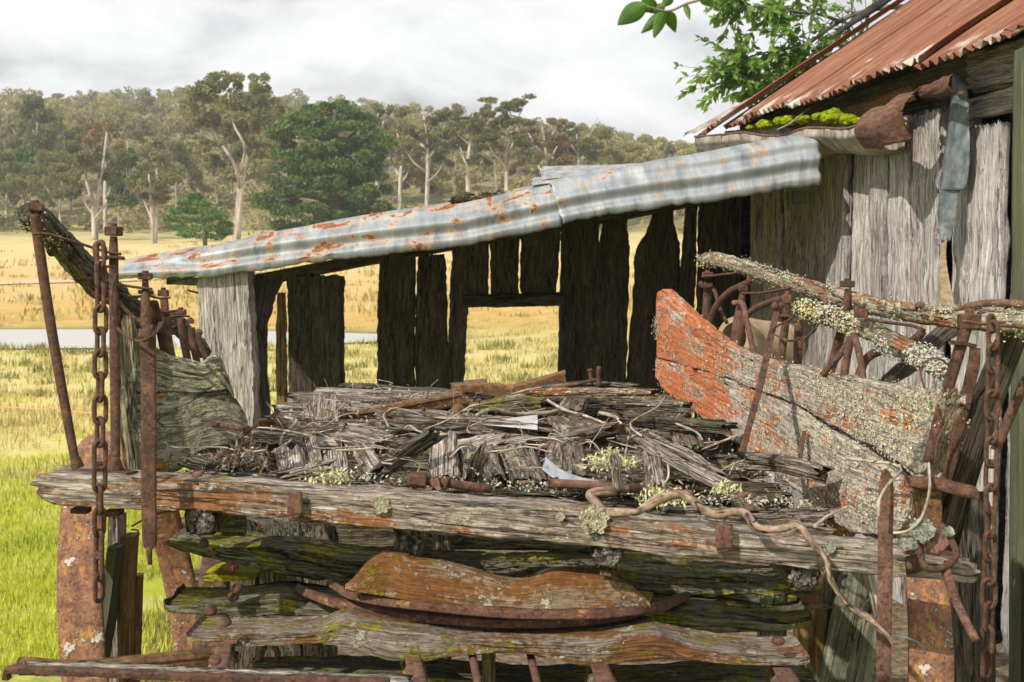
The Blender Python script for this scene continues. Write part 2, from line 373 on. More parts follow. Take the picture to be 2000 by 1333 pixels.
IRON_D = rust('dark_rusty_iron', (.045, .024, .018), (.11, .055, .036), (.2, .1, .06), yel=.25)
IRON_L = rust('freckled_rusty_iron', (.065, .034, .025), (.135, .068, .046), (.24, .125, .082), spots=.14, scol=(.55, .46, .36))
IRON_Y = rust('ochre_rusty_iron', (.06, .035, .016), (.14, .075, .032), (.26, .135, .055), yel=.3, spots=.05)
TYRE = rust('flaking_tyre_rust', (.09, .045, .028), (.21, .10, .06), (.34, .17, .09), spots=.55, scol=(.50, .43, .36), yel=.55, sc=.8)
TYRE_D = rust('dull_tyre_rust', (.05, .03, .022), (.115, .062, .042), (.2, .115, .075), spots=.2, yel=.1)

def galv():
    s = NT('galvanised_iron'); g = s.gc(); x, y, z = s.sep(g)
    n = s.noise(s.sc(g, (14, 3, 3)), 1, 7, .65); n2 = s.noise(s.sc(g, (2, 9, 9)), 1, 5)
    col = s.ramp(n, [(.32, (.105, .128, .15)), (.5, (.25, .275, .295)), (.68, (.41, .43, .44))])
    col = s.mix(s.math('MULTIPLY', s.step(n2, .45, .65), .4), col, (.30, .33, .36))
    stn = s.step(s.noise(s.sc(g, (30, 7, 7)), 1, 6, .6), .56, .70); col = s.mix(s.math('MULTIPLY', stn, .6), col, (.34, .22, .10))
    # more rust toward the low end and along the crest of the sheet (z channel carries it)
    rm = s.math('ADD', s.noise(s.sc(g, (9, 11, 11)), 1, 8, .62, .3), z)
    rm = s.math('ADD', rm, s.math('MULTIPLY', s.math('SUBTRACT', s.noise(g, 70, 5, .7), .5), .12)); r = s.step(rm, .615, .675); halo = s.step(rm, .53, .65)
    col = s.mix(s.math('MULTIPLY', halo, .6), col, (.50, .30, .14)); col = s.mix(r, col, s.ramp(s.noise(g, 60, 5), [(.3, (.15, .05, .022)), (.7, (.30, .105, .045))]))
    return s.fin(col, s.math('ADD', .52, s.math('MULTIPLY', r, .4)), s.bump(s.math('ADD', n, s.math('MULTIPLY', n2, 2)), .002, .5), .5, s.math('MULTIPLY', s.math('SUBTRACT', 1, halo), .2))
GALV = galv()
def roofrust():
    s = NT('rusted_roof_iron'); g = s.gc(); z = s.sep(g)[2]
    n = s.noise(s.sc(g, (1.2, 26, 1)), 1, 7, .6); n2 = s.noise(s.sc(g, (3, 5, 1)), 1, 6); n3 = s.noise(s.sc(g, (5, 22, 1)), 1, 6, .6)
    col = s.ramp(n, [(.28, (.095, .036, .024)), (.48, (.19, .072, .042)), (.70, (.28, .125, .075))])
    col = s.mix(s.math('MULTIPLY', s.step(n2, .5, .68), .5), col, (.30, .17, .07))
    col = s.mix(s.math('MULTIPLY', s.step(n3, .64, .72), .75), col, (.62, .50, .40))
    col = s.mix(s.math('MULTIPLY', s.step(z, .2, .9), s.step(n2, .48, .62)), col, (.50, .47, .43))
    return s.fin(col, .72, s.bump(s.noise(g, 60, 5), .002, .5), .3)
ROOFRUST = roofrust()
def gutterm():
    s = NT('weathered_gutter_iron'); g = s.gc(); n = s.noise(g, 9, 7, .65); 
    col = s.ramp(n, [(.32, (.10, .06, .04)), (.48, (.27, .23, .18)), (.66, (.42, .38, .31))])
    return s.fin(col, .65, s.bump(n, .003, .5), .35)
GUTTER = gutterm()
STRIP = (lambda s: s.fin(s.ramp(s.noise(s.sc(s.gc(), (14, 20, 20)), 1, 7, .65), [(.32, (.06, .075, .085)), (.5, (.14, .165, .18)), (.68, (.24, .27, .28))]), .55, s.bump(s.noise(s.sc(s.gc(), (25, 8, 8)), 1, 5), .004, .8), .4, .3))(NT('dull_zinc_strip'))
SILVER = (lambda s: s.fin(s.ramp(s.noise(s.sc(s.gc(), (30, 8, 8)), 1, 6), [(.33, (.22, .25, .28)), (.6, (.44, .47, .50))]), .4, None, .5, .3))(NT('clean_galvanised_scrap'))
TIN = (lambda s: s.fin(s.ramp(s.noise(s.sc(s.gc(), 20), 1, 6), [(.35, (.34, .34, .34)), (.6, (.46, .46, .45))]), .5, None, .4))(NT('pale_tin_scrap'))
def leafm(name, a, b, trans=.3, vscale=.6, rndamt=.35, gloss=.25):
    s = NT(name); p = s.pos(); n = s.noise(p, vscale, 4, .6)
    col = s.ramp(n, [(.34, a), (.66, b)])
    k = s.math('ADD', 1 - rndamt / 2, s.math('MULTIPLY', s.rnd(), rndamt)); kc = s.n('ShaderNodeCombineColor')
    for i in range(3): s.put(kc.inputs[i], k)
    col = s.mix(1., col, kc.outputs[0], 'MULTIPLY')
    s.fin(col, .55, None, gloss)
    t = s.n('ShaderNodeBsdfTranslucent'); s.put(t.inputs[0], s.mix(1., col, (1.15, 1.2, .7), 'MULTIPLY'))
    m = s.n('ShaderNodeMixShader'); m.inputs[0].default_value = trans
    s.t.links.new(s.b.outputs[0], m.inputs[1]); s.t.links.new(t.outputs[0], m.inputs[2]); s.t.links.new(m.outputs[0], s.out.inputs[0])
    return s.m
L_GUM = leafm('gum_foliage', (.095, .11, .042), (.31, .29, .12), trans=.4)
L_GUMY = leafm('yellowish_gum_foliage', (.16, .15, .055), (.40, .35, .14), trans=.4)
L_GUMB = leafm('brownish_gum_foliage', (.19, .13, .06), (.42, .30, .15), trans=.4)
L_PINE = leafm('pine_foliage', (.034, .078, .018), (.12, .20, .036), vscale=1.1, trans=.15)
L_PINE2 = leafm('young_pine_foliage', (.05, .12, .022), (.13, .26, .04), vscale=1.3, trans=.2)
L_HILL = leafm('hillside_foliage', (.125, .125, .052), (.44, .38, .165), trans=.4, vscale=.07, rndamt=0)
L_SHRUB = leafm('broad_green_leaf', (.09, .19, .035), (.27, .44, .09), vscale=2.2, trans=.42, gloss=.5)
L_NEAR = leafm('near_green_leaf', (.06, .14, .02), (.13, .25, .035), vscale=14, trans=.45, gloss=.5)
BARK = (lambda s: s.fin(s.ramp(s.noise(s.sc(s.gc(), (.5, 3, 3)), 1, 6), [(.32, (.15, .12, .10)), (.5, (.40, .345, .29)), (.66, (.62, .57, .50))]), .9))(NT('pale_gum_bark'))
BARK_D = (lambda s: s.fin(s.ramp(s.noise(s.sc(s.gc(), (1, 5, 5)), 1, 6), [(.3, (.05, .04, .03)), (.7, (.17, .13, .10))]), .9))(NT('dark_bark'))
BARK_B = (lambda s: s.fin(s.ramp(s.noise(s.sc(s.gc(), (4, 30, 30)), 1, 6), [(.3, (.09, .08, .065)), (.7, (.26, .235, .19))]), .9))(NT('grey_branch_bark'))
def mossm():
    s = NT('bright_moss'); p = s.pos(); n = s.noise(p, 60, 6, .7)
    return s.fin(s.ramp(n, [(.34, (.05, .085, .004)), (.5, (.20, .26, .008)), (.66, (.36, .40, .014))]), .95, s.bump(s.noise(p, 160, 4), .006, 1.), .1)
MOSS = mossm()
def lich(name, a, b):
    s = NT(name); n = s.noise(s.pos(), 90, 4); return s.fin(s.ramp(n, [(.3, a), (.65, b)]), .95, None, .1)
LICHEN = lich('grey_green_lichen', (.22, .22, .15), (.58, .56, .42)); LICHEN_Y = lich('yellow_green_lichen', (.32, .33, .16), (.60, .58, .34)); LICHEN_C = lich('cream_lichen', (.36, .34, .24), (.74, .70, .52)); LICHEN_W = lich('blue_grey_lichen', (.24, .25, .21), (.58, .58, .50))
GRASS = leafm('green_grass', (.27, .32, .03), (.56, .55, .08), vscale=1.2, trans=.3, rndamt=0, gloss=.2)
STRAW = leafm('straw_grass', (.34, .29, .10), (.60, .50, .24), vscale=.9, trans=.25, rndamt=0, gloss=.2)
REED = leafm('reed_grass', (.14, .16, .05), (.34, .30, .10), vscale=.5, trans=.2, rndamt=0, gloss=.2)
LITTER = (lambda s: s.fin(s.ramp(s.noise(s.pos(), 55, 5), [(.32, (.02, .016, .012)), (.44, (.13, .075, .04)), (.54, (.14, .115, .09)), (.70, (.48, .43, .36))]), .95))(NT('bark_litter_mix'))
CLAY = (lambda s: s.fin(s.ramp(s.noise(s.gc(), 20, 6), [(.3, (.20, .14, .09)), (.7, (.40, .30, .20))]), .85, s.bump(s.noise(s.gc(), 40, 5), .003, .7)))(NT('worn_hub_wood'))
TAPE = (lambda s: s.fin((.72, .30, .16), .7))(NT('orange_tape'))
YELLOWBAND = (lambda s: s.fin((.7, .42, .03), .8))(NT('yellow_lichen_band'))

# ------------------------------------------------------------------ ground, pond, track
NPR = np.random.default_rng(11)
RX = [-.6, -.40, -.26, -.184, -.08, .024, .12, .2, .4, .7]
RZ = [52, 56, 58, 57.5, 52, 46, 38.5, 36.5, 35, 30]
def pond_f(x, y): return ((x + 14.5) / 11.6) ** 2 + ((y - 34.6) / 5.2) ** 2
def gz(x, y):
    z = .05 * nz(x * .35, y * .35) + .03 * nz(x * 1.3, y * 1.3, 4)
    if y > 42:
        z += 6.6 * min(1.25, ((y - 42) / 108)) ** 1.25
        z += .25 * nz(x * .05, y * .05, 9) * min(1, (y - 42) / 40)
    if y > 158:
        t = min(1, (y - 158) / 312); rz = interp(RX, RZ, x / max(y, 1)) - 8
        z += max(0, rz) * (t ** .82) * (1 - .35 * max(0, min(1, (y - 480) / 600))) + 3 * nz(x * .012, y * .012, 3) * min(1, t * 3)
    f = pond_f(x, y)
    if f < 1.5: z = lin(z, -.35, max(0, min(1, (1.5 - f) / .9))) 
    return z
def build_ground():
    ys = [-40, -20, -10, -5, -2] + [0.3 * i for i in range(0, 60)] + list(18 * (1500 / 18) ** (np.arange(0, 111) / 110.0))
    V = []; nC = 150
    for y in ys:
        wd = 14 + .85 * max(y, 0) + (30 if y < 0 else 0)
        for j in range(nC + 1):
            x = wd * (2 * j / nC - 1); V.append((x, y, gz(x, y)))
    Fc = [(i * (nC + 1) + j, i * (nC + 1) + j + 1, (i + 1) * (nC + 1) + j + 1, (i + 1) * (nC + 1) + j) for i in range(len(ys) - 1) for j in range(nC)]
    s = NT('paddock_ground'); p = s.pos(); x, y, z = s.sep(p)
    nb = s.noise(p, .12, 5); nf = s.noise(p, 1.4, 6, .65); nff = s.noise(p, 9, 5, .7)
    yy = s.math('ADD', y, s.math('MULTIPLY', s.math('SUBTRACT', nb, .5), s.math('MULTIPLY', y, .6)))
    col = s.ramp(s.math('DIVIDE', yy, 160.), [(.0, (.26, .33, .025)), (.055, (.38, .42, .045)), (.072, (.55, .47, .17)), (.12, (.56, .48, .19)), (.19, (.56, .47, .19)), (.245, (.44, .34, .10)), (.27, (.50, .30, .085)), (.40, (.58, .38, .145)), (.55, (.60, .43, .19)), (.72, (.62, .48, .24)), (.88, (.40, .34, .14)), (.97, (.17, .15, .07))])
    col = s.mix(s.math('MULTIPLY', s.step(nf, .46, .62), .42), col, (.58, .50, .26))
    col = s.mix(s.math('MULTIPLY', s.step(s.noise(p, .5, 6, .65), .54, .68), .42), col, (.36, .37, .08))
    col = s.mix(s.math('MULTIPLY', s.step(nff, .5, .72), .4), col, (.16, .17, .03))
    # bare trodden earth beneath the wagon
    dx_ = s.math('DIVIDE', s.math('SUBTRACT', x, .55), 2.6); dy_ = s.math('DIVIDE', s.math('SUBTRACT', y, 4.4), 4.2)
    rr = s.math('ADD', s.math('ADD', s.math('MULTIPLY', dx_, dx_), s.math('MULTIPLY', dy_, dy_)), s.math('MULTIPLY', s.math('SUBTRACT', nf, .5), .9))
    dirt = s.ramp(s.noise(p, 22, 7, .7), [(.32, (.05, .035, .022)), (.5, (.15, .11, .07)), (.68, (.30, .24, .17))])
    col = s.mix(s.step(rr, 1.05, .75), col, dirt)
    shore = s.step(z, .0, -.16); col = s.mix(s.math('MULTIPLY', shore, s.step(y, 24., 28.)), col, (.13, .10, .05))
    m = s.fin(col, .95, s.bump(s.noise(p, 6, 6, .7), .05, .6), .1)
    tag(mk('ground', V, Fc, m, origin=(0, 0, 0)), 'paddock running from bright green grass to golden slopes below the forest', 'ground', kind='structure')
build_ground()
def build_pond():
    V = [(-14.5, 34.6, -.075)]; q = 64
    for j in range(q):
        a = 6.283 * j / q; r = 1.02 + .05 * nz(math.cos(a) * 2, math.sin(a) * 2); V.append((-14.5 + 11.6 * r * math.cos(a), 34.6 + 5.2 * r * math.sin(a), -.075))
    s = NT('pond_water'); n = s.noise(s.sc(s.pos(), (1, 4, 1)), 2.2, 4)
    m = s.fin((.50, .49, .47), .36, s.bump(n, .02, .3), 1.)  # pale base colour carries part of the cloudy sky reflection
    tag(mk('pond', V, [(0, 1 + j, 1 + (j + 1) % q) for j in range(q)], m), 'still pond in the paddock, its cloudy sky reflection partly painted pale', 'pond', kind='structure')
build_pond()
def build_track():
    ctr = [(-60, 66), (-40, 64), (-26, 69), (-17, 76), (-12, 84)]; V = []; Fc = []; G = []
    for i in range(61):
        u = i / 60; c = cat([Vector((a, b, 0)) for a, b in ctr], u); wd = lin(2.6, .8, u)
        for k in range(5):
            x, y = c.x, c.y + wd * (k / 4 - .5) * (1 + .4 * nz(i * .3, k)) * 2; V.append((x, y, gz(x, y) + .05)); G.append((x, y, 0))
    Fc = [(i * 5 + k, i * 5 + k + 1, (i + 1) * 5 + k + 1, (i + 1) * 5 + k) for i in range(60) for k in range(4)]
    s = NT('pale_track_earth'); m = s.fin(s.ramp(s.noise(s.pos(), .8, 5), [(.35, (.50, .36, .19)), (.65, (.62, .50, .34))]), .95)
    tag(mk('dirt_track', V, Fc, m, gc=G), 'pale earth track crossing the golden slope behind the pond', 'track', kind='structure')
build_track()

# ------------------------------------------------------------------ foliage tools (fast)
def quads_obj(name, C, D, U, L, Wd, mat, parent=None, origin=(0, 0, 0)):
    """many pointed leaves: centre, long axis, side axis, length, width"""
    n = len(C); o = np.array(rootloc(parent) if parent else origin, dtype=float)
    C = C - o; a = C - D * L[:, None] / 2; b = C + U * Wd[:, None] / 2 - D * L[:, None] * .05; c = C + D * L[:, None] / 2; d = C - U * Wd[:, None] / 2 - D * L[:, None] * .05
    V = np.stack([a, b, c, d], 1).reshape(-1, 3)
    me = bpy.data.meshes.new(name); me.vertices.add(4 * n); me.vertices.foreach_set('co', V.astype(np.float32).ravel())
    me.loops.add(4 * n); me.loops.foreach_set('vertex_index', np.arange(4 * n, dtype=np.int32))
    me.polygons.add(n); me.polygons.foreach_set('loop_start', np.arange(0, 4 * n, 4, dtype=np.int32)); me.polygons.foreach_set('loop_total', np.full(n, 4, dtype=np.int32))
    me.update(calc_edges=True); me.materials.append(mat)
    ob = bpy.data.objects.new(name, me); S.collection.objects.link(ob)
    if parent: ob.parent = parent
    else: ob.location = origin
    return ob
def unit(a): return a / np.maximum(np.linalg.norm(a, axis=1, keepdims=True), 1e-9)
def clump_leaves(clumps, per, shell=.55, droop=.5, rg=NPR):
    """clumps: (centre xyz, radii xyz). returns centres, long axes, side axes"""
    Cs, Ds = [], []
    for c, r in clumps:
        n = max(4, int(per * rg.uniform(.75, 1.25))); v = unit(rg.normal(size=(n, 3))); rad = rg.uniform(0, 1, n) ** (1 / 3.0) * (1 - shell) + shell * rg.uniform(.55, 1.1, n)
        Cs.append(np.array(c) + v * rad[:, None] * np.array(r)); d = v * .5 + rg.normal(size=(n, 3)) * .6; d[:, 2] -= droop; Ds.append(unit(d))
    C = np.concatenate(Cs); D = np.concatenate(Ds); U = unit(np.cross(D, rg.normal(size=D.shape))); return C, D, U
def tree_obj(name, label, cat_, base, limbs, clumps, per, ls, lmat, bmat, group=None, droop=.5, shell=.5, parts=True):
    t = thing(name, label, cat_, base, group); g = Geo()
    for path, rad in limbs: g_tube([Vector(p) for p in path], rad, 7, n=10, amp=rad[0] * .15, g=g)
    g.mk('trunk', bmat, t)
    C, D, U = clump_leaves(clumps, per, shell, droop); n = len(C)
    quads_obj('crown', C, D, U, NPR.uniform(.6, 1.3, n) * ls, NPR.uniform(.35, .6, n) * ls, lmat, t); return t
def pxt(name, label, cat_, d, base, limbs, clumps, per, ls, lmat, bmat, shrink=1, **k):
    """tree laid out on its own upright plane at distance d, with clumps spread in depth too"""
    B = P(base[0], base[1], d); gzz = gz(B.x, B.y); m = d / F; L = []; K = []
    for pts, r in limbs:
        pl = [P(x, y, d + dz) for x, y, dz in pts]; L.append((pl, [q * m * (.75 if shrink != 1 else 1) for q in r]))
    if limbs: L[0][0][0].z = min(L[0][0][0].z, gzz - .3)
    for x, y, rx, ry in clumps:
        off = NPR.uniform(-1, 1) * 55 * m; 
        kk = shrink
        if shrink == 1: K.append((P(x, y, d + off), (rx * m, rx * m * .9, ry * m)))
        else:
            for _ in range(4): K.append((P(x + NPR.uniform(-.85, .85) * rx, y + NPR.uniform(-.9, .9) * ry, d + off + NPR.uniform(-.7, .7) * rx * m), (rx * m * shrink * NPR.uniform(.7, 1.2), rx * m * shrink, ry * m * shrink)))
    if shrink != 1: per = per / 3.2
    return tree_obj(name, label, cat_, (B.x, d, gzz), L, K, per, ls, lmat, bmat, **k)

pxt('tall_gum_tree', 'tallest pale trunked gum tree standing left of the dark pine', 'tree', 130, (464, 472),
    [([(462, 480, 0), (466, 420, 0), (470, 370, 0), (478, 325, 0), (488, 285, 0), (482, 240, 1), (470, 190, 2)], [11, 9, 8, 7, 5, 4, 2]),
     ([(470, 372, 0), (462, 330, -1), (445, 300, -1), (425, 270, 0), (408, 240, 0), (398, 205, 0)], [6, 5, 4.5, 3.5, 2.5, 1.5]),
     ([(476, 330, 0), (500, 300, 1), (515, 268, 2), (525, 230, 2)], [5, 4, 3, 1.5]), ([(432, 280, 0), (412, 272, 0), (392, 262, 0)], [3, 2, 1]),
     ([(466, 345, 0), (478, 290, -2), (455, 240, -2), (445, 180, -2)], [4, 3.5, 2.5, 1.2])],
    [(378, 188, 22, 16), (398, 172, 22, 14), (430, 162, 22, 15), (455, 158, 24, 13), (482, 160, 22, 14), (508, 166, 20, 16), (525, 192, 20, 16), (385, 215, 26, 16), (412, 205, 26, 18), (445, 195, 28, 18), (478, 195, 26, 18), (505, 212, 28, 18), (535, 225, 20, 18), (400, 242, 24, 14), (432, 240, 26, 16), (468, 232, 26, 18), (500, 248, 26, 16), (530, 258, 22, 18), (452, 268, 22, 14), (485, 285, 20, 16), (515, 290, 22, 16), (408, 285, 20, 10), (425, 315, 22, 9), (545, 285, 16, 14), (470, 305, 16, 12)],
    480, .40, L_GUM, BARK, shrink=.66)
pxt('gum_tree', 'white limbed gum with tawny crown left of the tall gum', 'tree', 128, (186, 466),
    [([(186, 476, 0), (184, 430, 0), (180, 390, 0), (168, 350, 0), (165, 310, 0)], [9, 8, 6, 4, 2]), ([(184, 425, 0), (192, 380, 1), (200, 335, 1), (205, 290, 1), (208, 262, 1)], [6, 5, 4, 3, 1.5]),
     ([(184, 430, 0), (205, 400, -1), (216, 365, -1)], [4, 3, 1.5]), ([(182, 420, 0), (166, 396, 0), (155, 370, 0)], [3.5, 2.5, 1.2])],
    [(165, 300, 22, 13), (148, 318, 20, 12), (140, 345, 18, 10), (172, 325, 22, 12), (190, 300, 20, 14), (215, 310, 20, 15), (228, 330, 16, 14), (200, 340, 18, 12), (220, 355, 18, 10), (150, 375, 16, 9), (225, 385, 16, 10), (240, 312, 12, 14)], 380, .36, L_GUM, BARK, shrink=.66)
pxt('gum_tree', 'rusty brown crowned gum just behind the white limbed gum', 'tree', 142, (206, 452),
    [([(206, 462, 0), (205, 380, 0), (208, 300, 0), (208, 240, 0)], [6, 5, 3, 1.5])],
    [(185, 265, 20, 14), (205, 245, 20, 14), (220, 262, 16, 16), (165, 275, 16, 10), (208, 285, 22, 15), (228, 290, 12, 18), (185, 290, 18, 10)], 420, .36, L_GUMB, BARK, shrink=.55)
pxt('gum_tree', 'slim twin trunk gum beside the small bright pine', 'tree', 122, (300, 480),
    [([(300, 490, 0), (297, 430, 0), (294, 380, 0), (290, 340, 0)], [5, 4.5, 4, 2]), ([(304, 490, 1), (306, 420, 1), (308, 360, 1), (305, 330, 1)], [4, 4, 3, 1.5]), ([(298, 432, 0), (286, 405, 0), (280, 390, 0)], [3, 2, 1])],
    [(278, 345, 22, 12), (300, 330, 24, 12), (322, 340, 20, 13), (268, 365, 18, 10), (295, 360, 24, 13), (322, 365, 18, 12), (285, 382, 20, 9), (312, 388, 18, 8), (305, 312, 16, 8)], 380, .34, L_GUM, BARK, shrink=.66)
cl = []; 
for yy, a, b in ((208, 610, 700), (222, 585, 715), (238, 570, 735), (255, 560, 745), (272, 548, 755), (290, 545, 770), (308, 560, 765), (326, 565, 745), (344, 545, 735), (362, 540, 735), (380, 515, 760), (398, 520, 775), (416, 545, 775), (434, 560, 760), (452, 575, 740), (470, 600, 720)):
    x = a
    while x < b:
        cl.append((x + R.uniform(-12, 12), yy + R.uniform(-11, 11), R.uniform(16, 34), R.uniform(9, 15))); x += R.uniform(20, 34)
pxt('pine_tree', 'big dark green spreading pine behind the lean-to roof', 'tree', 106, (655, 500),
    [([(655, 520, 0), (655, 430, 0), (648, 350, 0), (650, 280, 0), (655, 215, 0)], [13, 11, 9, 6, 2]), ([(652, 400, 0), (600, 385, -1), (545, 392, -2)], [5, 3, 1]), ([(650, 370, 0), (700, 335, 1), (745, 300, 1)], [5, 3, 1]), ([(650, 310, 0), (610, 280, 0), (580, 262, 0)], [4, 3, 1]), ([(652, 290, 0), (690, 262, 0), (710, 240, 0)], [4, 2.5, 1]), ([(652, 430, 0), (710, 415, 0), (765, 408, 0)], [5, 3, 1])],
    cl, 330, .32, L_PINE, BARK_D, droop=.1, shell=.3)
pxt('young_pine_tree', 'small bright green pine on short trunk in the golden paddock', 'tree', 96, (401, 482),
    [([(401, 492, 0), (400, 455, 0), (395, 420, 0), (388, 385, 0)], [5, 4, 3, 1]), ([(400, 455, 0), (425, 440, 0), (440, 430, 0)], [2.5, 1.6, .8]), ([(399, 450, 0), (370, 435, 0), (350, 425, 0)], [2.5, 1.6, .8])],
    [(382, 385, 17, 7), (362, 396, 18, 7), (395, 398, 20, 7), (345, 412, 20, 8), (375, 412, 22, 8), (408, 412, 22, 8), (335, 428, 18, 8), (362, 430, 22, 8), (395, 430, 24, 8), (428, 424, 20, 8), (440, 438, 18, 8), (350, 445, 20, 8), (382, 447, 24, 8), (415, 446, 24, 8), (438, 455, 16, 7), (365, 458, 22, 7), (400, 462, 24, 7), (425, 464, 16, 6)], 240, .26, L_PINE2, BARK_D, droop=.05, shell=.3)
RG = [(780, 405, 250, 158, L_GUMY, 'pale stemmed gum with yellow green crown at the pine right edge'), (832, 415, 212, 152, L_GUM, 'rounded grey gum next right of the yellow green gum'),
      (915, 410, 198, 146, L_GUM, 'tall feathery gum with bare white stem above the bark heap'), (992, 412, 192, 140, L_GUM, 'forked white trunked gum with broad open crown, highest of the right hand gums'),
      (1062, 405, 236, 150, L_GUMB, 'brownish gum just right of the forked white gum'), (1132, 400, 246, 158, L_GUM, 'olive flat topped gum above the raised loose roof sheet'), (1205, 400, 278, 170, L_GUMY, 'low yellowish gum left of the gutter end'),
      (560, 420, 232, 160, L_GUMY, 'yellowish gum half hidden between the tall gum and the pine'), (735, 420, 205, 165, L_GUM, 'thin gum poking up behind the right side of the pine')]
for px_, pb, pt, d, lm, lab in RG:
    hgt = pb - pt; limbs = [([(px_, pb + 12, 0), (px_ + R.uniform(-4, 4), lin(pb, pt, .4), 0), (px_ + R.uniform(-8, 8), lin(pb, pt, .7), 0), (px_ + R.uniform(-10, 10), lin(pb, pt, .93), 0)], [6.5, 5.5, 3.5, 1.2])]
    K = []
    for q in range(5):
        sd = -1 if q % 2 else 1; y0 = lin(pb, pt, .28 + .11 * q); x1 = px_ + sd * R.uniform(18, 42); y1 = y0 - R.uniform(30, 62)
        limbs.append(([(px_, y0, 0), (lin(px_, x1, .55), lin(y0, y1, .4), R.uniform(-2, 2)), (x1, y1, R.uniform(-3, 3))], [3.6, 2.4, 1]))
        for w_ in range(2): K.append((x1 + R.uniform(-14, 14), max(y1 - 8, pt + 10) + R.uniform(-8, 8), R.uniform(14, 24), R.uniform(7, 12)))
    for q in range(13):
        a = R.uniform(0, 3.1416); rr_ = R.uniform(.45, 1); K.append((px_ + math.cos(a) * 48 * rr_, pt + 12 + hgt * .42 - math.sin(a) * hgt * .42 * rr_, R.uniform(14, 24), R.uniform(7, 11)))
    pxt('gum_tree', lab, 'tree', d, (px_, pb), limbs, K, 330, .38, lm, BARK, shrink=.55, group='gum trees along the forest edge', shell=.45)

def proto(h, rg, dome=True, ncl=15, clr=.13):
    limbs = [([(0, 0, -.5), (rg.uniform(-.3, .3), 0, h * .35), (rg.uniform(-.5, .5), rg.uniform(-.4, .4), h * .65), (0, 0, h * .92)], [h * .018, h * .015, h * .01, h * .003])]; K = []
    for q in range(4):
        a = rg.uniform(0, 6.28); z0 = h * rg.uniform(.35, .6); x, y = math.cos(a) * h * .22, math.sin(a) * h * .22
        limbs.append(([(0, 0, z0), (x * .5, y * .5, z0 + h * .1), (x, y, z0 + h * rg.uniform(.18, .3))], [h * .009, h * .006, h * .002]))
    for q in range(ncl):
        a = rg.uniform(0, 6.28); ph = rg.uniform(.1, 1.5); r = h * rg.uniform(.16, .30)
        K.append(((math.cos(a) * r * math.cos(ph), math.sin(a) * r * math.cos(ph), h * .42 + math.sin(ph) * h * .50 * rg.uniform(.7, 1)), (h * clr * .8, h * clr * .8, h * clr * .5)))
    return limbs, K
# stand of darker, thin trunked trees at the left forest edge: one built, the others are copies
ep = [(14, 448, 300, 150), (48, 446, 288, 158), (92, 445, 300, 150), (118, 444, 318, 146), (250, 440, 300, 160), (345, 440, 292, 160), (-40, 448, 295, 152), (232, 452, 356, 148), (140, 444, 296, 164), (70, 442, 262, 172)]
lab = ['dark forest edge gum behind the left knob of the rotten rail', 'shared']
EL = ['leftmost dark stemmed tree of the forest edge', 'dark stemmed tree straight above the rusty square nut of the outermost stake', 'thin pale trunk tree just right of the outermost stake', 'bushy dark edge tree left of the white limbed gum', 'dark crowned tree between the white limbed gum and the twin trunk gum', 'grey green tree above the small bright pine', 'dark edge tree cut by the left picture border', 'short dark tree in front of the stand right of the white limbed gum', 'tree with slim bare stem close behind the white limbed gum', 'taller olive tree rising behind the forest edge at the far left']
protos = []
for i, (px_, pb, pt, d) in enumerate(ep):
    B = P(px_, pb, d); z0 = gz(B.x, d); h = (pb - pt) * d / F * 1.12; rg = random.Random(40 + i)
    if i < 3:
        limbs, K = proto(12, rg, ncl=26); t = tree_obj('forest_edge_tree', EL[i], 'tree', (0, 0, 0), limbs, K, 190, .42, [L_GUM, L_PINE, L_GUM][i], BARK, group='dark trees along the left forest edge'); protos.append(t)
    else:
        s_ = protos[i % 3]; t = s_.copy(); S.collection.objects.link(t); t['label'] = EL[i]
        for ch in list(s_.children): c = ch.copy(); S.collection.objects.link(c); c.parent = t
    t.location = (B.x, d, z0); t.rotation_euler = (0, 0, rg.uniform(0, 6)); t.scale = (h / 12 * .95,) * 2 + (h / 12,)

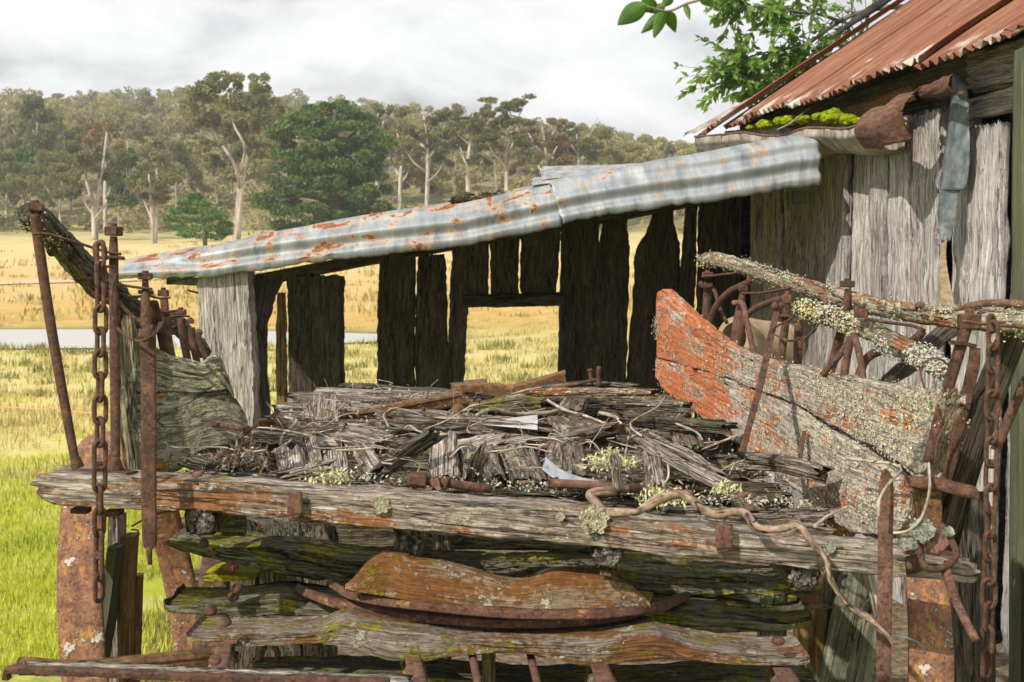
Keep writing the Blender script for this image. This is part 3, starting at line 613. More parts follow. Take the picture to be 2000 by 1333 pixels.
def build_hill():
    rg = np.random.default_rng(5); Cs, Ds, Ls, Ws, TV, TF = [], [], [], [], [], Geo()
    n = 0
    for y in np.geomspace(163, 560, 46):
        step = 4.2 + y * .011; xs = np.arange(-.52 * y, .52 * y, step)
        for x in xs:
            if rg.random() < .12: continue
            X, Y = x + rg.uniform(-3.5, 3.5), y + rg.uniform(-5, 5); z = gz(X, Y); h = rg.uniform(6.5, 14.5) * (.8 if y > 300 else .58 + .22 * min(1, max(0, (y - 165) / 120)))
            ncl = 11 if y < 260 else 7; K = []
            for q in range(ncl):
                a = rg.uniform(0, 6.28); ph = rg.uniform(.15, 1.5); r = h * rg.uniform(.14, .30)
                K.append(((X + math.cos(a) * r * math.cos(ph), Y + math.sin(a) * r * math.cos(ph), z + h * .40 + math.sin(ph) * h * .50 * rg.uniform(.6, 1)), (h * .125, h * .125, h * .075)))
            C, D, U = clump_leaves(K, 48 if y < 260 else 34, .5, .4, rg); Cs.append(C); Ds.append(D); s_ = .62 if y < 260 else .9
            Ls.append(rg.uniform(.6, 1.3, len(C)) * s_); Ws.append(rg.uniform(.4, .65, len(C)) * s_)
            if y < 330 and rg.random() < .5:
                g_tube([Vector((X, Y, z - .5)), Vector((X + rg.uniform(-.8, .8), Y, z + h * .5)), Vector((X + rg.uniform(-1.6, 1.6), Y, z + h * .85))], [h * .016, h * .011, h * .004], 5, n=4, g=TF)
    for y in np.geomspace(146, 240, 14):                     # scrub under the trees
        for x in np.arange(-.5 * y, .45 * y, 3.2):
            if rg.random() < .3: continue
            X, Y = x + rg.uniform(-2, 2), y + rg.uniform(-4, 4); z = gz(X, Y); h = rg.uniform(1.2, 3.4)
            C, D, U = clump_leaves([((X + rg.uniform(-1, 1) * h * .5, Y, z + h * q), (h * .6, h * .5, h * .35)) for q in (.25, .5, .75)], 46, .4, .2, rg)
            Cs.append(C); Ds.append(D); Ls.append(rg.uniform(.6, 1.3, len(C)) * .5); Ws.append(rg.uniform(.4, .65, len(C)) * .5)
    C = np.concatenate(Cs); D = np.concatenate(Ds); U = unit(np.cross(D, rg.normal(size=D.shape)))
    o = quads_obj('hillside_wood', C, D, U, np.concatenate(Ls), np.concatenate(Ws), L_HILL)
    tag(o, 'olive and yellow eucalypt forest covering the whole hill behind the paddock', 'forest', kind='stuff')
    t = TF.mk('trunks', BARK, o); t['kind'] = 'stuff'
build_hill()

# ------------------------------------------------------------------ grasses (uncountable)
def blades(name, label, pts, hts, wds, mat, lean=.35, per=1, cat_='grass'):
    rg = NPR; n = len(pts); P0 = np.array(pts); a = rg.uniform(0, 6.283, n); le = rg.normal(size=n) * lean
    d = np.stack([np.cos(a) * le, np.sin(a) * le, np.ones(n)], 1); d = unit(d); s = np.stack([-np.sin(a), np.cos(a), np.zeros(n)], 1)
    C = P0 + d * (np.array(hts) / 2)[:, None]
    return tag(quads_obj(name, C, d, s, np.array(hts), np.array(wds), mat), label, cat_, kind='stuff')
def scatter(n, y0, y1, k0, k1, rg, ok=None):
    out = []
    while len(out) < n:
        y = y0 * (y1 / y0) ** rg.random(); x = y * rg.uniform(k0, k1)
        if ok and not ok(x, y): continue
        out.append((x, y, gz(x, y)))
    return out
def notwag(x, y): return not (-1.0 < x < 4 and 1.5 < y < 9.5) and nz(x * .8, y * .8, 2) > -.35
pts = scatter(52000, 3.2, 11.5, -.62, .12, NPR, notwag); ds = np.array([p[1] for p in pts])
blades('short_grass', 'short bright green grass at the left of the wagon', pts, NPR.uniform(.03, .075, len(pts)) * (1 + ds * .01), NPR.uniform(.003, .007, len(pts)) * (1 + ds * .06), GRASS, .6)
pts = scatter(9000, 6, 17, -.62, .3, NPR, lambda x, y: notwag(x, y) and nz(x * .5, y * .5, 7) > .02)
blades('straw_grass', 'dry straw grass mixed through the green paddock', pts, NPR.uniform(.07, .18, len(pts)), NPR.uniform(.006, .014, len(pts)), STRAW, .8)
def tussocks(n, y0, y1, per, h, mat, name, label, k0=-.6, k1=.35, ok=None, wd=.02, sp=.22):
    c = scatter(n, y0, y1, k0, k1, NPR, ok); pts, hs, ws = [], [], []
    for x, y, z in c:
        s_ = NPR.uniform(.6, 1.4)
        for _ in range(per):
            px_, py_ = NPR.normal(size=2) * sp * s_; pts.append((x + px_, y + py_, z - .03)); hs.append(h * s_ * NPR.uniform(.6, 1.1)); ws.append(wd * NPR.uniform(.7, 1.4))
    return blades(name, label, pts, hs, ws, mat, .55)
inland = lambda x, y: pond_f(x, y) > 1.25
tussocks(620, 13, 48, 54, .16, STRAW, 'tussock_grass', 'pale straw tussocks dotting the middle of the paddock', ok=inland, wd=.018)
tussocks(150, 12, 40, 36, .12, GRASS, 'green_tussock_grass', 'small green tussocks between the straw ones', ok=inland, wd=.016)
tussocks(170, 17, 32, 46, .20, REED, 'reed_clumps', 'darker reedy clumps in front of the pond', k0=-.5, k1=.2, ok=inland, wd=.026, sp=.14)
tussocks(500, 44, 120, 24, .42, STRAW, 'hill_grass', 'coarse dry grass tufts on the golden slope', wd=.09, sp=.45)
# electric fence tape: orange line far left
tube('fence_tape', [P(-900, 740, 15), P(0, 795, 13), P(110, 802, 12.8), P(230, 811, 12.5), P(420, 824, 12.0)], .006, TAPE, None, n=20)
tag(bpy.data.objects['fence_tape'], 'thin orange fence tape running low across the left paddock', 'fence tape')

def air():
    x0, x1, y0, y1, z0, z1 = -1500, 1500, -60, 1520, -3, 112
    V = [(x, y, z) for x in (x0, x1) for y in (y0, y1) for z in (z0, z1)]; Fc = [(0, 1, 3, 2), (4, 6, 7, 5), (0, 4, 5, 1), (2, 3, 7, 6), (0, 2, 6, 4), (1, 5, 7, 3)]
    m = bpy.data.materials.new('haze_air'); m.use_nodes = True; m.node_tree.nodes.clear(); o_ = m.node_tree.nodes.new('ShaderNodeOutputMaterial'); p = m.node_tree.nodes.new('ShaderNodeVolumePrincipled')
    p.inputs['Color'].default_value = (.93, .96, 1, 1); p.inputs['Density'].default_value = .0006; m.node_tree.links.new(p.outputs[0], o_.inputs['Volume'])
    o = mk('haze', V, Fc, m, smooth=False); tag(o, 'thin pale haze over the paddock and the forest hill', 'haze', kind='stuff')
if HAZE: air()

# ------------------------------------------------------------------ slab hut (right)
E0 = P(1385, 258, 8.6); E1 = P(2000, 62, 5.03); ED = (E1 - E0); ED.z = 0; ED.normalize()
HN = Vector((-ED.y, ED.x, 0)).normalized()
if HN.x < 0: HN = -HN                                 # into the hut, away from the wagon
def E(t): return E0.lerp(E1, t)
WP0 = Vector((E0.x, E0.y, 0)) + HN * .24
def WL(px, py): return PP(px, py, WP0, HN)             # on the face of the slab wall
def EV(px, py, off=0.): return PP(px, py, Vector((E0.x, E0.y, 0)) + HN * off, HN)
def WLo(px, py, o): return PP(px, py, WP0 - HN * o, HN)
hut = thing('slab_hut', 'old slab hut with silvery upright timber walls and rusted corrugated roof', 'hut', (WP0.x, WP0.y - 1.5, 0))
def wall_slab(pts_l, pts_r, z0, z1, mat, t=.06, off=0., top=None, **k):
    """upright split slab between two picture columns on the wall plane; edges listed top to bottom"""
    n = len(pts_l); st = []
    for i in range(n):
        z = lin(z1, z0, i / (n - 1)); a = WL(pts_l[i], 450); b = WL(pts_r[i], 450); a.z = b.z = z
        w3 = (b - a) * .035; a = a + w3 - HN * off * 1.6; b = b - w3 - HN * off * 1.6; st.append((a, b, t))
    return loft('wall_slab', st, mat, hut, **k)
slabs = [((1470, 1472, 1474, 1470), (1532, 1530, 1528, 1526), W_SLAB2, .02), ((1526, 1530, 1528, 1524), (1570, 1566, 1564, 1562), W_SLAB2, .0), ((1566, 1570, 1562, 1556), (1628, 1620, 1612, 1600), W_SLAB2, .015),
         ((1622, 1624, 1614, 1606), (1668, 1666, 1662, 1655), W_SLAB, .03), ((1674, 1670, 1668, 1664), (1722, 1718, 1722, 1720), W_SLAB, .02), ((1718, 1722, 1720, 1716), (1752, 1746, 1750, 1748), W_SLAB, .04),
         ((1750, 1748, 1748, 1750), (1788, 1792, 1790, 1790), W_SLAB, .03), ((1790, 1790, 1792, 1788), (1828, 1818, 1826, 1822), W_SLAB2, .02), ((1824, 1822, 1820, 1824), (1856, 1852, 1854, 1856), W_SLAB, .035),
         ((1856, 1858, 1856, 1858), (1898, 1896, 1890, 1886), W_SLAB, .0), ((1902, 1902, 1896, 1892), (1972, 1970, 1966, 1960), W_SLAB, .03), ((1972, 1972, 1970, 1968), (2050, 2050, 2046, 2040), W_SLAB, .0), ((2054, 2052, 2054, 2052), (2130, 2130, 2128, 2130), W_SLAB2, .01)]
for a, b, mt, off in slabs:
    wall_slab(a, b, -.1, 2.42 if a[0] < 1900 else 2.3, mt, t=.055, off=off, n=90, k=22, amp=.0055, edge=.012, low=.017, fw=38, fl=.6, rag=.02)
# dark boards of the lower wall behind, so that no light comes through the joints
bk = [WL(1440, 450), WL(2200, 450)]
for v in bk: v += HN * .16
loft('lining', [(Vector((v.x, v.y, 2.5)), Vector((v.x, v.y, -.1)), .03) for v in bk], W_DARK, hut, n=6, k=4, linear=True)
# top plate log and board under the eave at the near end
loft('top_plate', [(WLo(1888, 98, .05), WLo(1888, 182, .05), .12), (WLo(1940, 84, .05), WLo(1940, 172, .05), .12), (WLo(2080, 40, .05), WLo(2080, 150, .05), .12)], W_SLAB2, hut, n=40, k=16, amp=.004, rag=.02, rc=.6)
loft('wall_board', [(WLo(1880, 196, .03), WLo(1880, 238, .03), .03), (WLo(2080, 138, .03), WLo(2080, 196, .03), .03)], W_SLAB2, hut, n=40, k=12, amp=.004, rag=.01)
loft('wall_board', [(WLo(1560, 250, .03), WLo(1560, 300, .03), .03), (WLo(1730, 215, .03), WLo(1730, 290, .03), .03)], W_DARK, hut, n=30, k=10, amp=.004, rag=.01)
loft('wall_board', [(WLo(1710, 205, .0), WLo(1710, 285, .0), .03), (WLo(1890, 150, .0), WLo(1890, 262, .0), .03)], W_DARK, hut, n=30, k=10, amp=.004, rag=.01)
for q in (1648, 1735, 1780): TP('nail', [(q, 352 + (q % 7) * 4, WL(q, 355).y - .06), (q + 8, 388 + (q % 7) * 4, WL(q, 380).y - .09)], 1.6, IRON_D, hut)
# roof: sheets of corrugated iron from eave to ridge
pitch = math.radians(33.5); UP = HN * math.cos(pitch) + Vector((0, 0, math.sin(pitch))); RN = (HN * -math.sin(pitch) + Vector((0, 0, math.cos(pitch))))
EL_ = (E1 - E0).length; ETAN = (E1 - E0).normalized()
TOP = 3.42
def roof_sheet(t0, t1, s0, s1, lift, nw, tilt=0., dent=None, ph=0., slope=1):
    gr = (R.random() * 9, R.random() * 9)
    def fn(u, v):
        t = lin(t0, t1, v); s = lin(s0, s1, u); jag = .012 * nz(v * 60, gr[0]) + .02 * nz(v * 9, gr[1]) if u == 0 else 0
        a = math.sin((v * nw + ph) * 6.2832) * .0155
        p = E0 + ETAN * (EL_ * t) + UP * (s + jag) + RN * (a + lift + tilt * (v - .5)) + Vector((0, 0, .012 * nz(t * 9, s * 2)))
        return p, (s + gr[0], t * EL_ + gr[1], max(0, 1 - u * 14) if R.random() < .5 else max(0, .8 - u * 14))
    return solid(g_grid(fn, 30, nw * 8).mk('roof_sheet', ROOFRUST, hut), .0012)
roof_sheet(-.045, .10, -.02, 3.4, .025, 7, .05, ph=.3); roof_sheet(.045, .225, .03, 3.4, -.01, 9, .02); roof_sheet(.195, .40, -.04, 3.4, .03, 11, -.01, ph=.5); roof_sheet(.385, .60, -.06, 3.4, .012, 11, .0)
roof_sheet(.585, .80, -.03, 3.4, .028, 11, .01, ph=.2); roof_sheet(.78, 1.0, -.05, 3.4, .01, 11, .02); roof_sheet(.98, 1.35, -.02, 3.4, .026, 18, .0)
def far_slope(u, v):
    p = E0 + ETAN * (EL_ * lin(-.05, 1.35, v)) + UP * TOP + (HN * math.cos(pitch) - Vector((0, 0, math.sin(pitch)))) * (3.4 * u) + Vector((0, 0, math.sin(v * 400) * .01)); return p, (u * 3, v * 5, 0)
solid(g_grid(far_slope, 6, 260).mk('roof_sheet', ROOFRUST, hut), .0012)
gw = [E0 + ETAN * (-.02 * EL_) + HN * q for q in (.26, 1.4, 2.6, 4.0, 5.4)]
loft('gable_wall', [(Vector((p.x, p.y, min(E0.z + .02 + math.tan(pitch) * q, E0.z + TOP * math.sin(pitch) * 2 - math.tan(pitch) * q) - .08)), Vector((p.x, p.y, -.1)), .05) for p, q in zip(gw, (.26, 1.4, 2.6, 4.0, 5.4))], W_DARK, hut, n=30, k=6, linear=True)
# bent dark barge iron along the upper rake, and a lead-grey flashing at its foot
BARGE = (lambda s: s.fin(s.ramp(s.noise(s.sc(s.gc(), 12), 1, 5), [(.35, (.012, .012, .012)), (.65, (.05, .045, .04))]), .7))(NT('blackened_iron'))
def barge(u, v):
    s = lin(1.15, 3.5, u); a = lin(-.6, 3.6, v); r = (.035 + .010 * nz(u * 9, 2)) * min(1, .3 + u * 5)
    return E0 + ETAN * (EL_ * -.05) + UP * s + RN * (.05 + r * math.sin(a)) + ETAN * (r * math.cos(a) * -1), (s, a * .05, 0)
solid(g_grid(barge, 40, 10).mk('barge_roll', BARGE, hut), .002)
def flash(u, v):
    s = lin(-.05, .55, u); return E0 + ETAN * (EL_ * lin(-.10, -.035, v)) + UP * s + RN * (.035 + .02 * math.sin(v * 3.1) + .012 * nz(u * 8, v * 4) - .05 * u), (s, v * .2, 0)
solid(g_grid(flash, 24, 8).mk('rake_flashing', GUTTER, hut), .002)
for s_ in (.25, 1.1, 2.0, 2.9):
    a = E0 + ETAN * (EL_ * -.03) + UP * s_ - RN * .06; loft('batten', [(a, a + UP * .06, .05), (a + ETAN * EL_ * 1.3, a + ETAN * EL_ * 1.3 + UP * .06, .05)], W_DARK, hut, n=12, k=4, linear=True)
# sagging ogee gutter with joints, ending in torn rusty metal
GP = [(1357, 272), (1410, 268), (1450, 264), (1490, 270), (1530, 270), (1570, 257), (1610, 256), (1650, 258), (1692, 246)]
GL = [EV(x, y, -.06) for x, y in GP]
prof = [(0, .012), (.0, -.028), (.022, -.042), (.045, -.062), (.065, -.085), (.10, -.098), (.16, -.10), (.17, .05)]
def gut(u, v):
    p = cat(GL, u); f = v * (len(prof) - 1); i = min(int(f), len(prof) - 2); a = prof[i]; b = prof[i + 1]; q = (lin(a[0], b[0], f - i), lin(a[1], b[1], f - i))
    wob = .006 * nz(u * 24, v * 3) - (.004 if abs((u * 6) % 1 - .5) < .03 else 0)
    return p + HN * (q[0] * 1.25 + wob) + Vector((0, 0, q[1] * 1.15 + (.008 * nz(u * 30, 4) if v < .2 else 0))), (u * 3, v * .3, 0)
gutter = solid(g_grid(gut, 90, 21).mk('gutter', GUTTER, hut), .0016)
tube('rolled_lip', [p + Vector((0, 0, .016)) for p in GL], .007, IRON_L, gutter, n=60, amp=.002, sides=6)
for i in (1, 3, 4, 6): tube('joint_band', [GL[i] + HN * (a * 1.25 - .002) + Vector((0, 0, b * 1.15)) for a, b in prof[:7]], .0035, IRON_D, gutter, linear=True, sides=5)
TP('strap', [(1518, 254, GL[4].y), (1545, 240, GL[5].y + .1), (1580, 212, GL[5].y + .2)], 1.6, W_TWIG, gutter)
# torn rusty gutter tail that hangs below the eave
def torn(u, v):
    y0 = [EV(1702, 212, -.05), EV(1760, 190, -.08), EV(1792, 168, -.05)]; y1 = [EV(1688, 290, -.03), EV(1742, 284, -.10), EV(1778, 268, -.06)]
    a = cat(y0, u); b = cat(y1, u); p = a.lerp(b, v); jag = .05 * nz(v * 16, 2.7) + .03 * nz(v * 44, 1.3) if u > .96 else 0
    return p - HN * (.07 * math.sin(v * 3.14) - .03 * math.sin(u * 9)) + (ETAN * jag) + Vector((0, 0, -.016 * abs(nz(u * 26, 6)) if v > .96 else .006 * nz(u * 9, v * 9))), (u * .3, v * .3, 0)
solid(g_grid(torn, 34, 30).mk('torn_gutter_tail', IRON_L, hut), .002)
def torn2(u, v):
    a = EV(lin(1575, 1775, u), lin(238, 166, u), .16); b = EV(lin(1575, 1790, u), lin(258, 196, u), .12)
    return a.lerp(b, v) + Vector((0, 0, .02 * math.sin(v * 3.1))) + HN * .012 * nz(u * 9, v * 3), (u * .8, v * .2, 0)
solid(g_grid(torn2, 40, 8).mk('gutter_back', IRON_Y, hut), .002)
def curl(u, v):
    c = EV(1836, 172, .02); a = lin(-2.4, 1.0, v); r = lin(.032, .062, u) + .012 * nz(v * 7, u * 5); jag = .02 * nz(v * 22, 3) if u < .05 else 0
    return c + Vector((0, 0, math.sin(a) * r * .8)) - HN * (math.cos(a) * r * .7 + jag) + ETAN * ((u - .5) * .30), (u * .3, v * .5, 0)
solid(g_grid(curl, 14, 26).mk('curled_iron', IRON_D, hut), .002)
# hanging zinc strip: broad above, torn to a point, with a dry twisted tail
def strip(pts, name, mat, tw=.02, jag=.008):
    st = []
    for y, xl, xr, o in pts: st.append((WLo(xl, y, o), WLo(xr, y, o)))
    def fn(u, v):
        a = cat([s[0] for s in st], u); b = cat([s[1] for s in st], u)
        p = a.lerp(b, v); w_ = (b - a).length; return p - HN * (tw * math.sin(v * 3.14 + u * 2)) + ETAN * (jag * nz(u * 40, v * 2, 5) if v > .9 else 0), (u * .9, v * w_, 0)
    return solid(g_grid(fn, 60, 8).mk(name, mat, hut), .0015)
strip([(142, 1862, 1872, .10), (170, 1862, 1886, .12), (230, 1858, 1888, .12), (300, 1850, 1888, .12), (366, 1843, 1880, .12), (376, 1842, 1866, .12), (430, 1840, 1857, .12), (472, 1845, 1848, .12)], 'hanging_strip', STRIP)
strip([(462, 1842, 1850, .115), (505, 1840, 1846, .12), (545, 1838, 1850, .12), (590, 1840, 1858, .12), (608, 1834, 1862, .12)], 'twisted_strip', CLAY, .012, .004)

# moss cushions in the gutter
def moss(px, py, rx, ry, label, seed):
    c = EV(px, py - 4, .0); m = c.y / F * .92; bm = bmesh.new(); bmesh.ops.create_icosphere(bm, subdivisions=5, radius=1); rr = random.Random(seed); off = Vector((rr.random() * 9, rr.random() * 9, 3))
    for v in bm.verts:
        n = v.co.copy(); k = 1 + .22 * MN.noise(n * 1.6 + off) + .10 * MN.noise(n * 5 + off) + .05 * MN.noise(n * 17 + off)
        v.co = Vector((n.x * rx * 1.0 * k * m, n.y * rx * .9 * k * m, n.z * ry * k * m)) + c
    V = [v.co.copy() for v in bm.verts]; bm.verts.index_update(); Fc = [tuple(v.index for v in f.verts) for f in bm.faces]; bm.free()
    o = mk('moss_cushion', V, Fc, MOSS); tag(o, label, 'moss', 'moss cushions in the gutter')
for a in ((1467, 254, 12, 6, 'smallest moss cushion, nearest the far gutter end', 1), (1496, 248, 20, 11, 'flat moss cushion second from the far gutter end', 2), (1522, 241, 13, 9, 'small round moss cushion left of the strap', 3), (1540, 240, 18, 11, 'moss cushion touched by the thin strap', 4),
          (1570, 238, 18, 9, 'middle moss cushion just right of the thin strap', 5), (1600, 233, 16, 9, 'narrow moss cushion tucked against the tallest cushion', 6), (1628, 233, 27, 18, 'tallest and widest bright moss cushion in the gutter', 7), (1658, 240, 20, 13, 'moss cushion just right of the tallest one', 8), (1680, 241, 16, 9, 'last moss cushion beside the torn rusty gutter tail', 9)): moss(*a)

# ------------------------------------------------------------------ lean-to
shed = thing('lean_to', 'low lean-to of dark gappy slabs under a rust spotted galvanised roof', 'lean-to', (0, 7.8, 0))
TX = [225, 235, 400, 700, 900, 1075, 1200, 1400, 1540, 1600]; TY = [516, 513, 484, 426, 396, 361, 338, 300, 272, 268]; BY = [548, 547, 541, 503, 481, 447, 421, 396, 371, 365]
def lsheet(x0, x1, d, name, nu, over=0., depth=2.5, ledge=.0, y_off=0., rustk=.0):
    gr = (R.random() * 7, R.random() * 7); nface = 30; nback = 64
    def fn(u, v):
        x = lin(x0 + (24 * min(1, v * 3.1) * -1 + 20 if over else 0), x1, u); xl = x
        T = P(x, interp(TX, TY, x) + y_off, d); B = P(x, interp(TX, BY, x) + y_off, d)
        k = v * (nface + nback)
        if k <= nface:
            q = k / nface; hh = T.z - B.z
            z = B.z + hh * (q ** .92); y = d + .10 * q * q * q * q - over
            nrm = Vector((0, -1, .25)); wv = q * hh / .102 * 6.2832
        else:
            q = (k - nface) / nback; hh = T.z - B.z; z = T.z + .02 * min(1, q * 12); y = d + .10 + q * depth - over; nrm = Vector((0, 0, 1)); wv = hh / .102 * 6.2832 + q * depth / .102 * 6.2832
        a = .0145 * math.sin(wv + gr[0] * 0); p = Vector((B.x + .010 * nz(k * .2, u * 3 + gr[0]) * (1 if u in (0, 1) else 0), y, z)) + nrm * a + Vector((0, .012 * nz(u * 4 + gr[0], k * .04), .005 * nz(u * 5 + gr[0], k * .02)))
        if k < 3: p.z += .012 * nz(u * 26, gr[1]) + .006 * nz(u * 80, gr[1])
        top = math.exp(-((k - nface * .97) / 4.0) ** 2) * .09 + max(0, (k - nface) / 70) * .02; mid = math.exp(-((k - nface * .38) / 5.0) ** 2) * .045
        return p, (u * (x1 - x0) * d / F + gr[0], k * .009 + gr[1], rustk * (.5 + .5 * math.sin(3.14 * min(1, u * 1.1)) ** .5) * 1.0 + (top + mid) * (1 if rustk > .0 else .35) - (0.0 if rustk > 0 else .04))
    return solid(g_grid(fn, nu, nface + nback).mk(name, GALV, shed), .0012)
lsheet(228, 1096, 6.85, 'roof_sheet', 150, rustk=.022)
lsheet(1078, 1597, 6.82, 'roof_sheet', 90, over=.05, y_off=-3)
# loose sheet on top further back, nearly level
def loose(u, v):
    x = lin(1058, 1395, u); a = P(x, lin(352, 322, u), 7.1); b = P(x, lin(329, 318, u), 8.2); p = a.lerp(b, v); return p + Vector((.03 * nz(v * 5, 2) * (1 - u), 0, .011 * math.sin(v * 14.5 * 6.283) + .008 * nz(u * 4, v * 3))), (u * 1.2 + 3, v * 1.2, .02)
solid(g_grid(loose, 30, 130).mk('loose_roof_sheet', GALV, shed), .0012)
def loose2(u, v):
    x = lin(1040, 1300, u); a = P(x, lin(362, 335, u), 6.95); b = P(x, lin(351, 333, u), 7.5); p = a.lerp(b, v); return p + Vector((.02 * nz(v * 9, 4) * (1 - u), 0, .012 * math.sin(v * 7.5 * 6.283))), (u + 8, v * .7, .03)
solid(g_grid(loose2, 24, 72).mk('loose_roof_sheet', GALV, shed), .0012)
# rafters, plates
for d_, o in ((7.05, 10), (9.0, 34)):
    pts = [(P(x, interp(TX, TY, x) + o + 8, 6.85), 0) for x in (330, 700, 1100, 1560)]
    st = []
    for p, _ in pts: a = Vector((p.x, d_, p.z)); st.append((a, a - Vector((0, 0, .09)), .07))
    loft('rafter', st, W_DARK, shed, n=40, k=8, amp=.004, linear=True)
HB('roof_batten', [(325, 541, 556, 6.95), (385, 543, 558, 6.95), (480, 536, 550, 6.95)], .03, W_POLE, shed, n=16, k=6)
# big split corner post at the low end
corner = VB('corner_post', [(530, 384, 486, 6.9), (600, 386, 491, 6.9), (700, 386, 497, 6.9), (850, 390, 500, 6.9), (1140, 388, 504, 6.9)], .16, W_POST, shed, n=130, k=36, amp=.003, edge=.012, low=.014, fw=40, fl=.7)
VB('corner_post', [(538, 470, 556, 7.15), (640, 478, 520, 7.15), (850, 480, 526, 7.15), (1120, 480, 530, 7.15)], .08, W_DARK, shed, n=50, k=12, amp=.006, edge=.012)
TP('nail', [(366, 567, 6.9), (388, 573, 6.95)], 2, IRON_D, shed)
VB('prop', [(572, 540, 557, 7.5), (700, 538, 559, 7.5), (1080, 540, 562, 7.5)], .05, W_BROWNPOLE, shed, n=50, k=8, amp=.004, edge=.006)
# back wall slabs, each its own outline
BW = [[(535, 560, 612), (700, 563, 610), (1000, 566, 612)], [(540, 600, 672), (660, 607, 671), (1000, 610, 680)], [(470, 742, 812), (640, 737, 810), (1000, 737, 808)], [(500, 818, 868), (600, 812, 873), (1000, 810, 874)],
      [(480, 884, 922), (590, 878, 914), (760, 872, 906), (1000, 872, 906)], [(455, 915, 955), (576, 915, 953)], [(450, 958, 1014), (578, 958, 1012)], [(440, 1018, 1096), (574, 1016, 1086)],
      [(420, 1098, 1172), (560, 1094, 1166), (760, 1090, 1160), (1000, 1088, 1160)], [(395, 1182, 1226), (440, 1178, 1226), (500, 1166, 1229), (640, 1158, 1226), (1000, 1156, 1216)],
      [(380, 1277, 1317), (420, 1274, 1316), (455, 1262, 1320), (492, 1242, 1328), (560, 1238, 1326), (760, 1224, 1296), (1000, 1214, 1288)], [(375, 1346, 1364), (430, 1338, 1362), (560, 1326, 1358), (760, 1300, 1352), (1000, 1290, 1350)],
      [(375, 1367, 1394), (560, 1362, 1392), (1000, 1356, 1392)], [(360, 1392, 1440), (560, 1390, 1442), (1000, 1388, 1440)], [(360, 1438, 1484), (560, 1440, 1480), (1000, 1440, 1482)]]
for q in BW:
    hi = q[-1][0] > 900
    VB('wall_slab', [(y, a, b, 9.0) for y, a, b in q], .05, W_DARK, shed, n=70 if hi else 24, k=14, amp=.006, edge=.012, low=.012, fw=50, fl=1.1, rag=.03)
HB('lintel', [(905, 576, 601, 8.93), (1000, 574, 600, 8.93), (1102, 571, 598, 8.93)], .06, W_DARK, shed, n=40, k=10, amp=.004)
VB('wall_slab', [(330, 1478, 1520, 8.2), (600, 1476, 1522, 8.2), (1000, 1474, 1520, 8.2)], .06, W_SLAB2, shed, n=60, k=14, amp=.006, edge=.014, low=.012)
VB('eave_block', [(372, 1549, 1577, 6.9), (398, 1549, 1577, 6.9)], .06, W_GREENPOLE, shed, n=8, k=6, linear=True)
tag(thing('bark_heap', 'ragged heap of bark and leaf litter lying on the lean-to roof', 'bark heap', P(920, 392, 7.0)))
bh = bpy.data.objects['bark_heap']
HB('bark_slab', [(882, 385, 396, 7.0), (900, 374, 395, 7.0), (925, 378, 392, 7.0), (960, 382, 387, 7.0)], .14, W_OLDRAIL, bh, n=40, k=10, amp=.012, edge=.016, low=.02, rag=.04)
def litter(name, n, fn, l, wd, mat, parent=None, label=None, seed=3, flatk=.3, cat_=None):
    rg = np.random.default_rng(seed); Cs = np.array([fn(rg) for _ in range(n)]); D = rg.normal(size=(n, 3)); D[:, 2] *= flatk; D = unit(D); U = unit(np.cross(D, rg.normal(size=(n, 3)) * np.array([.4, .4, 1])))
    o = quads_obj(name, Cs, D, U, rg.uniform(.4, 1.4, n) * l, rg.uniform(.4, 1.4, n) * wd, mat, parent)
    if label: tag(o, label, cat_)
    o['kind'] = 'stuff'; return o
litter('leaf_litter', 260, lambda rg: tuple(P(rg.uniform(890, 985), 0, 7) * 0 + Vector((0, 0, 0)) + (lambda x: P(x, interp([885, 985], [391, 376], x) + rg.uniform(-5, 4), rg.uniform(6.95, 7.15)))(rg.uniform(888, 985))), .04, .018, LITTER, bh)

